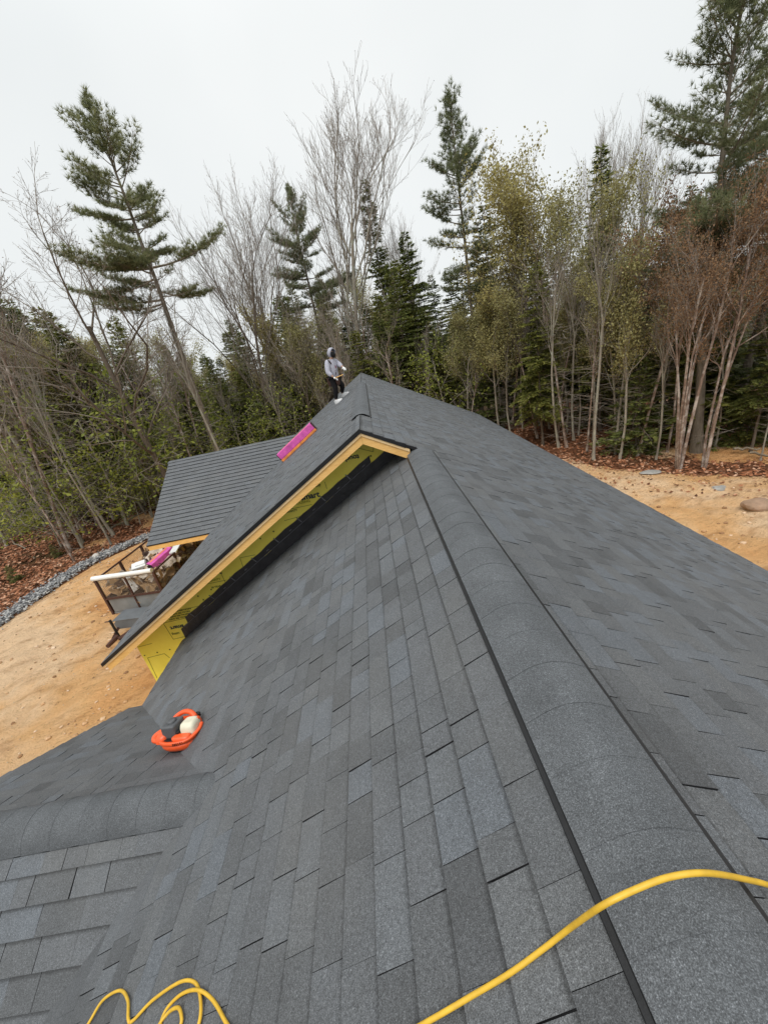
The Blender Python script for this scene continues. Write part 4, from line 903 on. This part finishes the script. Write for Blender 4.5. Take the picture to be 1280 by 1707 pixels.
def make_decid(seed, H=18, fork=.35, spread=.5, r0=.18, kids=(7, 6, 5, 4), leaf=None, leafn=3, leafsize=.05, bark=None, stems=1, lean=.06, up=.35, twig_r=.0062, low=False, leaf_rad=.16, buds=True, short=1.0):
    r = np.random.default_rng(seed); T = MB(); Cn = MB(); tips = []
    def grow(p, d, L_, rad, lv, maxlv):
        n = 5 if lv < 2 else 4; P_ = [p]; dd = d.copy(); dirs = [dd]
        for i in range(n-1):
            dd = unit(dd+r.normal(size=3)*(.07 if lv == 0 else .16)+np.array([0, 0, up*.22 if lv else .02])); P_.append(P_[-1]+dd*L_/(n-1)); dirs.append(dd)
        P_ = np.array(P_); rr_ = np.linspace(rad, max(twig_r*.7, rad*(.5 if lv < maxlv else .4)), n); (T if lv < 2 else Cn).tube(P_, rr_, (8, 6, 4, 3, 3)[lv], .4, 0 if lv < 2 else 1, cap=False)
        if lv == maxlv:
            tips.extend(P_[1:]); return
        kn = kids[lv]
        for q in range(kn):
            f = (fork if lv == 0 else .22)+(1-(fork if lv == 0 else .22))*(q+.3+.7*r.random())/kn; f = min(f, 1); i = min(n-2, int(f*(n-1))); w = f*(n-1)-i; pc = P_[i]*(1-w)+P_[i+1]*w; rc = rr_[i]*(1-w)+rr_[i+1]*w
            az = q*2.4+r.random()*1.2; b1 = unit(np.cross(dirs[i], [.3, .2, 1])); b2 = np.cross(dirs[i], b1); ang = spread*(.7+.6*r.random())*(1 if lv else 1.05)
            nd = unit(dirs[i]*math.cos(ang)+(b1*math.cos(az)+b2*math.sin(az))*math.sin(ang)+np.array([0, 0, up*.3])); grow(pc, nd, L_*(.62*short if lv == 0 else .55)*(1.15-.55*f)*(.7+.5*r.random()), max(twig_r, rc*.52), lv+1, maxlv)
        if lv: grow(P_[-1], dirs[-1], L_*.45, max(twig_r, rr_[-1]*.9), min(lv+1, maxlv), maxlv)
    for s_ in range(stems):
        az = s_*6.283/max(1, stems)+r.random(); ln = lean*(1 if stems == 1 else 1.5+r.random()*1.2); d = unit(np.array([math.cos(az)*ln, math.sin(az)*ln, 1])); p = np.array([math.cos(az), math.sin(az), 0])*(0 if stems == 1 else r0*.9)+np.array([0, 0, -.15])
        grow(p, d, H*(.72 if stems == 1 else .6+.25*r.random()), r0*(1 if stems == 1 else .62+.3*r.random()), 0, len(kids))
    if stems == 1: T.tube([(0, 0, -.2), (0, 0, .1), (0, 0, .5)], [r0*1.7, r0*1.35, r0*1.0], 8, cap=False)
    tips = np.array(tips)
    if leaf is not None: leaves(Cn, tips, leafn, leaf_rad, leafsize, r, 0)
    elif buds: leaves(Cn, tips[::2], 1, .03, .022, r, 0)
    if low:
        C2 = []
        for i in range(60):
            z = r.random()*H*fork*.9+.6; az = r.random()*6.28; L_ = .4+1.0*r.random(); P_ = np.array([0, 0, z])+np.array([math.cos(az), math.sin(az), .25*r.normal()])*np.linspace(0, L_, 4)[:, None]; Cn.tube(P_, [.012, .009, .006, .004], 3, .3, 1, cap=False)
    return T.mesh('trunk', True, True), Cn.mesh('crown', False, True), (bark or BARK, [leaf or BUDS, TWIG])
protos = {}
def proto(key, res):
    tm, cm, (bm_, cms) = res; tm.materials.append(bm_)
    for q in cms: cm.materials.append(q)
    zz = np.empty(len(cm.vertices)*3, np.float32); cm.vertices.foreach_get('co', zz); protos[key] = (tm, cm, float(np.percentile(zz[2::3], 99.2)))
proto('pine', make_pine(1, 23, .58, 5.0, .25, 1.5, .95)); proto('slim_pine', make_pine(2, 22, .47, 3.0, .20, 1.4, .55)); proto('big_pine', make_pine(3, 24, .40, 5.0, .30, 1.15, .6))
proto('hemlock', make_hemlock(4, 15, .26, 2.5)); proto('hemlock2', make_hemlock(5, 12, .18, 2.3, .11)); proto('spruce', make_hemlock(6, 17, .2, 1.9, .15, True))
proto('young_hemlock', make_hemlock(7, 4.5, .02, 1.5, .05))
proto('bare', make_decid(11, 19, .30, .5, .14, (10, 7, 6, 4), up=.4)); proto('bare_fan', make_decid(12, 21, .36, .40, .16, (11, 7, 6, 4), up=.55, bark=BARKG)); proto('bare_dark', make_decid(13, 16, .36, .68, .17, (10, 7, 6, 4), up=.3))
proto('bare_thin', make_decid(14, 15, .58, .34, .09, (11, 5, 4), up=.5, bark=BARKG, low=True, short=.5)); proto('bare_thin2', make_decid(15, 13, .52, .42, .075, (11, 5, 4), up=.35, bark=BIRCH, low=True, short=.5))
proto('olive', make_decid(16, 16, .35, .5, .13, (11, 6, 5), leaf=OLIVE, leafn=7, leafsize=.07, bark=BARKG, leaf_rad=.25, short=.75)); proto('olive_thin', make_decid(17, 14, .40, .5, .09, (11, 5, 5), leaf=OLIVE, leafn=7, leafsize=.065, bark=BARKG, up=.4, low=True, leaf_rad=.25, short=.55))
proto('rust', make_decid(18, 13, .5, .75, .075, (13, 7, 6), leaf=RUST, leafn=5, leafsize=.05, bark=BIRCH, up=.2, low=True, leaf_rad=.2, short=.65))
proto('birch_clump', make_decid(19, 15, .6, .38, .11, (7, 6, 5), leaf=RUST, leafn=3, leafsize=.045, bark=BIRCH, short=.6, stems=5, lean=.045))
proto('birch_pair', make_decid(20, 15, .6, .38, .11, (7, 6, 5), leaf=RUST, leafn=3, leafsize=.045, bark=BIRCH, short=.6, stems=2, lean=.05))
proto('sapling', make_decid(21, 5.5, .2, 1.05, .035, (10, 5, 4), leaf=FRESH, leafn=2, leafsize=.05, bark=BARKG, up=.02, leaf_rad=.13)); proto('shrub', make_decid(22, 2.6, .05, .8, .03, (8, 5, 4), leaf=FRESH, leafn=3, leafsize=.05, bark=BARKG, stems=3, up=.1, leaf_rad=.1))
proto('brush', make_decid(23, 6, .08, .7, .04, (9, 6, 5), bark=BARKG, up=.2, low=True)) 
KIND = {'pine': 'pine_tree', 'slim_pine': 'pine_tree', 'big_pine': 'pine_tree', 'hemlock': 'hemlock_tree', 'hemlock2': 'hemlock_tree', 'young_hemlock': 'hemlock_tree', 'spruce': 'spruce_tree', 'bare': 'bare_tree', 'bare_fan': 'bare_tree', 'bare_dark': 'bare_tree', 'bare_thin': 'bare_tree', 'bare_thin2': 'bare_tree',
        'olive': 'budding_tree', 'olive_thin': 'budding_tree', 'rust': 'rust_leaved_tree', 'birch_clump': 'birch_tree', 'birch_pair': 'birch_tree', 'sapling': 'leafy_sapling', 'shrub': 'leafy_shrub', 'brush': 'bare_bush'}
FILL = {'pine': 'tall white pine standing among the trees deep in the forest', 'hemlock': 'dark green hemlock standing in the thick of the forest', 'spruce': 'narrow dark spruce rising within the forest', 'bare': 'leafless tree with fine twigs standing within the forest', 'bare_thin': 'slender leafless trunk standing within the forest',
        'olive': 'tree with small olive spring leaves standing within the forest', 'rust': 'tree keeping rust brown leaves within the forest', 'sapling': 'young sapling with fresh yellow green leaves at the forest edge', 'shrub': 'low shrub with fresh green leaves at the forest edge', 'brush': 'bare twiggy bush at the forest edge'}
placed = []; random.seed(7)
def tree(key, x, y, H, label=None, group=None, wide=1.0, rz=None, lean=None):
    tm, cm, hp = protos[key]; s_ = H/hp; z = float(floor_h(np.array([x]), np.array([y]))[0]) if poly_dist(np.array([x]), np.array([y]), SANDPOLY)[0] < 0 else 0
    e = empty(KIND[key], (x, y, z-.05)); e.rotation_euler = (lean[0] if lean else random.gauss(0, .02), lean[1] if lean else random.gauss(0, .02), random.random()*6.28 if rz is None else rz); e.scale = (s_*wide, s_*wide, s_)
    for nm, me in (('trunk', tm), ('crown', cm)): link(nm, me, e)
    cat = {'leafy_shrub': 'shrub', 'bare_bush': 'bush'}.get(KIND[key], 'tree')
    tag(e, label, cat, group); placed.append((x, y)); return e
def tree_top(key, u, v, D, label, **kw):
    p = at_dist(u, v, D); return tree(key, p[0], p[1], p[2], label, **kw)
def tree_base(key, u, v, H, label, **kw):
    p = on_ground(u, v); return tree(key, p[0], p[1], H, label, **kw)
# the trees one can single out
tree_top('pine', 150, 168, 25, 'tall white pine with a leaning bare lower trunk, leftmost of the tall pines')
tree_top('bare_dark', 70, 300, 25, 'dark leafless tree spreading its limbs left of the tall pine', wide=1.15)
tree_top('bare', 300, 285, 28, 'leafless tree with fine upright twigs right of the leftmost tall pine')
tree_top('bare', 352, 330, 32, 'leafless tree fanning out at the left of the low sky gap', wide=.9)
tree_top('bare_thin', 392, 385, 33, 'thin leafless tree beside the low gap of sky', wide=1.3)
tree_top('pine', 470, 318, 33, 'hazy white pine behind the leafless fan shaped tree', wide=.9)
tree_top('bare_fan', 462, 150, 31, 'tallest leafless tree, fan shaped, behind the worker', wide=1.25)
tree_top('bare_fan', 670, 330, 34, 'leafless grey tree between the fan shaped tree and the slender pine', wide=1.0)
tree_top('spruce', 612, 312, 33, 'narrow dark spruce behind the far end of the ridge')
tree_top('hemlock', 668, 400, 32, 'dark hemlock just right of the far ridge end')
tree_top('slim_pine', 752, 163, 28, 'slender white pine standing alone above the right roof slope')
tree_top('hemlock', 808, 360, 30, 'hemlock close behind the slender pine on its right')
tree_top('olive', 880, 225, 27, 'tall tree with sparse olive leaves right of the slender pine', wide=.8)
tree_top('olive_thin', 845, 300, 27, 'thin budding tree between the slender pine and the tall olive tree')
tree_top('olive', 945, 285, 26, 'dense olive leaved tree left of the dark spruce', wide=.9)
tree_top('bare_fan', 950, 215, 33, 'leafless crown rising behind the olive leaved trees', wide=.9)
tree_top('spruce', 1015, 248, 29, 'dark spruce with pointed top right of the olive trees', wide=1.25)
tree_top('olive', 1000, 300, 25, 'olive leaved tree in front of the pointed dark spruce', wide=.8)
tree_top('bare_fan', 1050, 210, 33, 'leafless crown between pointed spruce and the large right pine', wide=.9)
tree_top('spruce', 1130, 330, 24, 'dark evergreen behind the rust leaved trees')
tree_top('big_pine', 1262, -130, 20.5, 'huge dark pine at the right edge, its top cut by the frame')
tree_top('big_pine', 1345, -60, 24, 'second large pine behind the huge one at the right edge')
tree_top('rust', 1150, 300, 20.5, 'tree with rust brown leaves above the birch clump', wide=.8)
tree_top('rust', 1235, 300, 19.5, 'rust brown leaved tree in front of the huge right pine', wide=.8)
tree_top('rust', 1085, 370, 22, 'smaller rust brown leaved tree left of the birch clump', wide=.6)
tree_base('birch_clump', 1130, 781, 9.3, 'birch clump with several pale stems from one base at the sand edge')
tree_base('birch_pair', 1172, 779, 9.6, 'pair of pale birch stems right of the birch clump')
thin = [(931, 747, 12, 'thin pale pole tree leaning left, first of those above the roof edge'), (944, 747, 13, 'straight thin trunk right beside the leaning pole tree'), (989, 766, 12.5, 'thin yellowish trunk nearest to the sand at the roof edge'), (978, 751, 9, 'short thin trunk left of the yellowish one'), (1025, 755, 11, 'grey thin trunk midway to the birch clump'),
        (1062, 757, 12.5, 'thin trunk with a young hemlock at its foot'), (1094, 747, 8, 'orange brown thin trunk just left of the birch clump'), (1220, 717, 11, 'thin leaning trunk behind the birch pair on the right'), (1261, 723, 12, 'crooked thin trunk at the far right'), (1240, 726, 9, 'short thin trunk between the two far right ones'),
        (14, 912, 13, 'pale trunk at the left edge of the picture'), (42, 895, 14, 'second pale trunk from the left edge'), (80, 884, 12, 'third pale trunk from the left edge'), (115, 917, 15, 'long pale trunk closest to the gravel on the left'), (136, 903, 15.5, 'pale trunk just right of the one closest to the gravel')]
for i, (u, v, H, lab) in enumerate(thin): tree_base(('bare_thin', 'bare_thin2')[i % 2], u, v, H*(.8 if u > 500 else 1), lab, lean=(random.gauss(0, .035), random.gauss(0, .035)))
tree_base('hemlock2', 905, 742, 8.5, 'thick trunked hemlock at the roof edge', wide=.8); tree_base('young_hemlock', 1058, 752, 4.2, 'young hemlock with low green boughs left of the birch clump'); tree_base('young_hemlock', 1150, 735, 5.5, 'young hemlock behind the birch clump')
tree_top('bare_thin', 262, 470, 24, 'pale leaning trunk rising behind the far wing roof'); tree_top('bare_thin2', 235, 500, 26, 'thin pale trunk left of the one behind the wing roof')
for u, v, D, lab in ((95, 640, 27, 'yellow green sapling with layered leaves left of the wing roof'), (170, 610, 28, 'tallest yellow green sapling left of the wing roof'), (235, 690, 27, 'bright green sapling next to the wing roof corner'), (40, 740, 26, 'small green sapling among the pale left trunks'), (455, 640, 27, 'bright green sapling behind the pink bundle'), (410, 660, 26, 'green sapling left of the pink bundle above the wing roof')):
    tree_top('sapling', u, v, D, lab, wide=1.15)
for u, v, H in ((205, 838, 1.8), (180, 825, 2.2), (60, 890, 1.0)):
    tree_base('shrub', u, v, H, {205: 'fresh green shrub at the forest edge nearest the wing roof', 180: 'larger fresh green shrub left of the one nearest the wing roof', 60: 'small green shrub among the pale left trunks'}[u], group='green shrubs at the forest edge', wide=1.3)
for u, v, H in ((25, 965, .9), (95, 925, .8), (180, 880, .8)): tree_base('young_hemlock', u, v, H, {25: 'tiny evergreen seedling in the leaves at the left picture edge', 95: 'tiny evergreen seedling in the leaves below the pale trunks', 180: 'tiny evergreen seedling in the leaves nearest the wing roof'}[u], group='evergreen seedlings by the gravel')
# the forest behind them
SKY_U = [-200, 0, 60, 150, 250, 310, 345, 390, 420, 480, 560, 640, 720, 800, 900, 1000, 1100, 1200, 1500]
SKY_V = [470, 495, 480, 500, 520, 535, 590, 592, 520, 470, 450, 430, 440, 430, 410, 390, 400, 390, 330]
R2 = np.random.default_rng(77)
REGION = ['at the left edge of the forest', 'left of the wing roof corner', 'above the wing roof', 'under the low sky gap', 'left of the worker', 'behind the worker', 'right of the far ridge end', 'around the slender pine', 'right of the slender pine', 'behind the olive trees', 'left of the birches', 'around the birch clump', 'right of the birches']
KLAB = {'hemlock': ('tall dark hemlock', 'low dark hemlock', 8), 'spruce': ('tall narrow spruce', 'low narrow spruce', 8), 'bare': ('tall leafless tree', 'low leafless tree', 9), 'bare_thin': ('tall slender pale trunk', 'short slender pale trunk', 8), 'olive': ('tall olive leaved tree', 'low olive leaved tree', 8), 'sapling': ('yellow green sapling', 'small yellow green sapling', 3), 'brush': ('bare twiggy bush', 'low bare bush', 3), 'rust': ('rust leaved tree', 'low rust leaved tree', 8), 'shrub': ('fresh green shrub', 'low fresh shrub', 2), 'pine': ('tall pine', 'low pine', 9)}
def fill(n, u0, u1, extra0, extra1, kinds, probs, drop, tries=4000):
    c = 0
    for _ in range(tries):
        if c >= n: break
        u = u0+(u1-u0)*R2.random(); vs = np.interp(u, SKY_U, SKY_V); D0 = 12.0
        r_ = ray(u, 640); dx, dy = r_[0]/math.hypot(r_[0], r_[1]), r_[1]/math.hypot(r_[0], r_[1]); Ds = np.arange(12, 40, .5); dd = poly_dist(dx*Ds, dy*Ds, SANDPOLY); ed = Ds[np.argmax(dd < -.5)] if (dd < -.5).any() else 25
        D = ed+extra0+(extra1-extra0)*R2.random(); x, y = dx*D, dy*D
        if any((x-a)**2+(y-b)**2 < .8 for a, b in placed): continue
        top = at_dist(u, vs+drop*R2.random(), D)[2]; key = str(R2.choice(kinds, p=probs)); hmax = {'sapling': 6.5, 'shrub': 3, 'brush': 7, 'young_hemlock': 5}.get(key, 24)
        H = min(hmax*(.7+.3*R2.random()), top)
        if H < 1.5: continue
        base_key = {'hemlock2': 'hemlock', 'young_hemlock': 'hemlock', 'bare_thin2': 'bare_thin', 'olive_thin': 'olive', 'bare_fan': 'bare', 'bare_dark': 'bare', 'slim_pine': 'pine', 'big_pine': 'pine'}.get(key, key)
        where = REGION[sum(u > q for q in (90, 230, 345, 430, 530, 640, 740, 830, 920, 1010, 1090, 1190))]; depth = ('at the front' if D-ed < 4 else 'in the second rank' if D-ed < 9 else 'farther back' if D-ed < 18 else 'deep behind')
        lab = KLAB[base_key][0 if H > KLAB[base_key][2] else 1]+' '+where+', '+depth
        tree(key, x, y, H, lab, group='forest '+{'hemlock': 'hemlocks', 'spruce': 'spruces', 'bare': 'leafless trees', 'bare_thin': 'slender trunks', 'olive': 'olive leaved trees', 'rust': 'rust leaved trees', 'sapling': 'saplings', 'shrub': 'shrubs', 'brush': 'bushes', 'pine': 'pines'}[base_key], wide=.85+.3*R2.random()); c += 1
fill(40, 640, 1330, 2.5, 10, ['hemlock', 'hemlock2', 'spruce', 'bare_thin', 'olive_thin'], [.34, .34, .04, .16, .12], 150)
fill(18, 820, 1110, .8, 4, ['olive_thin', 'bare_thin', 'bare_thin2'], [.5, .25, .25], 90)
fill(38, -60, 340, 5, 13, ['hemlock', 'hemlock2', 'bare_thin', 'bare_thin2', 'bare', 'olive_thin'], [.17, .2, .19, .17, .12, .15], 130)
fill(44, 390, 720, 3, 14, ['hemlock', 'hemlock2', 'bare_thin', 'bare_thin2', 'bare', 'olive_thin'], [.22, .26, .18, .14, .1, .10], 150)
fill(18, 330, 430, 5, 20, ['hemlock2', 'bare_thin', 'young_hemlock'], [.5, .2, .3], 40)
fill(80, -120, 1380, 12, 42, ['hemlock', 'hemlock2', 'spruce', 'bare', 'bare_fan', 'olive'], [.36, .28, .04, .12, .08, .12], 120)
fill(26, -60, 1330, .8, 8, ['bare_thin', 'bare_thin2'], [.5, .5], 200)
fill(26, 640, 1330, 1.2, 7, ['sapling', 'young_hemlock', 'hemlock2'], [.2, .5, .3], 300)
fill(40, -60, 420, 3, 11, ['sapling', 'young_hemlock', 'bare_thin2'], [.7, .15, .15], 330)
fill(40, -100, 1350, 14, 40, ['brush', 'young_hemlock'], [.3, .7], 300)
print('tabs', len(tabs), 'objects', len(bpy.data.objects), 'trees', len(placed), 'tris/protos', {k: (len(a.polygons)+len(b.polygons)) for k, (a, b, h) in protos.items()})
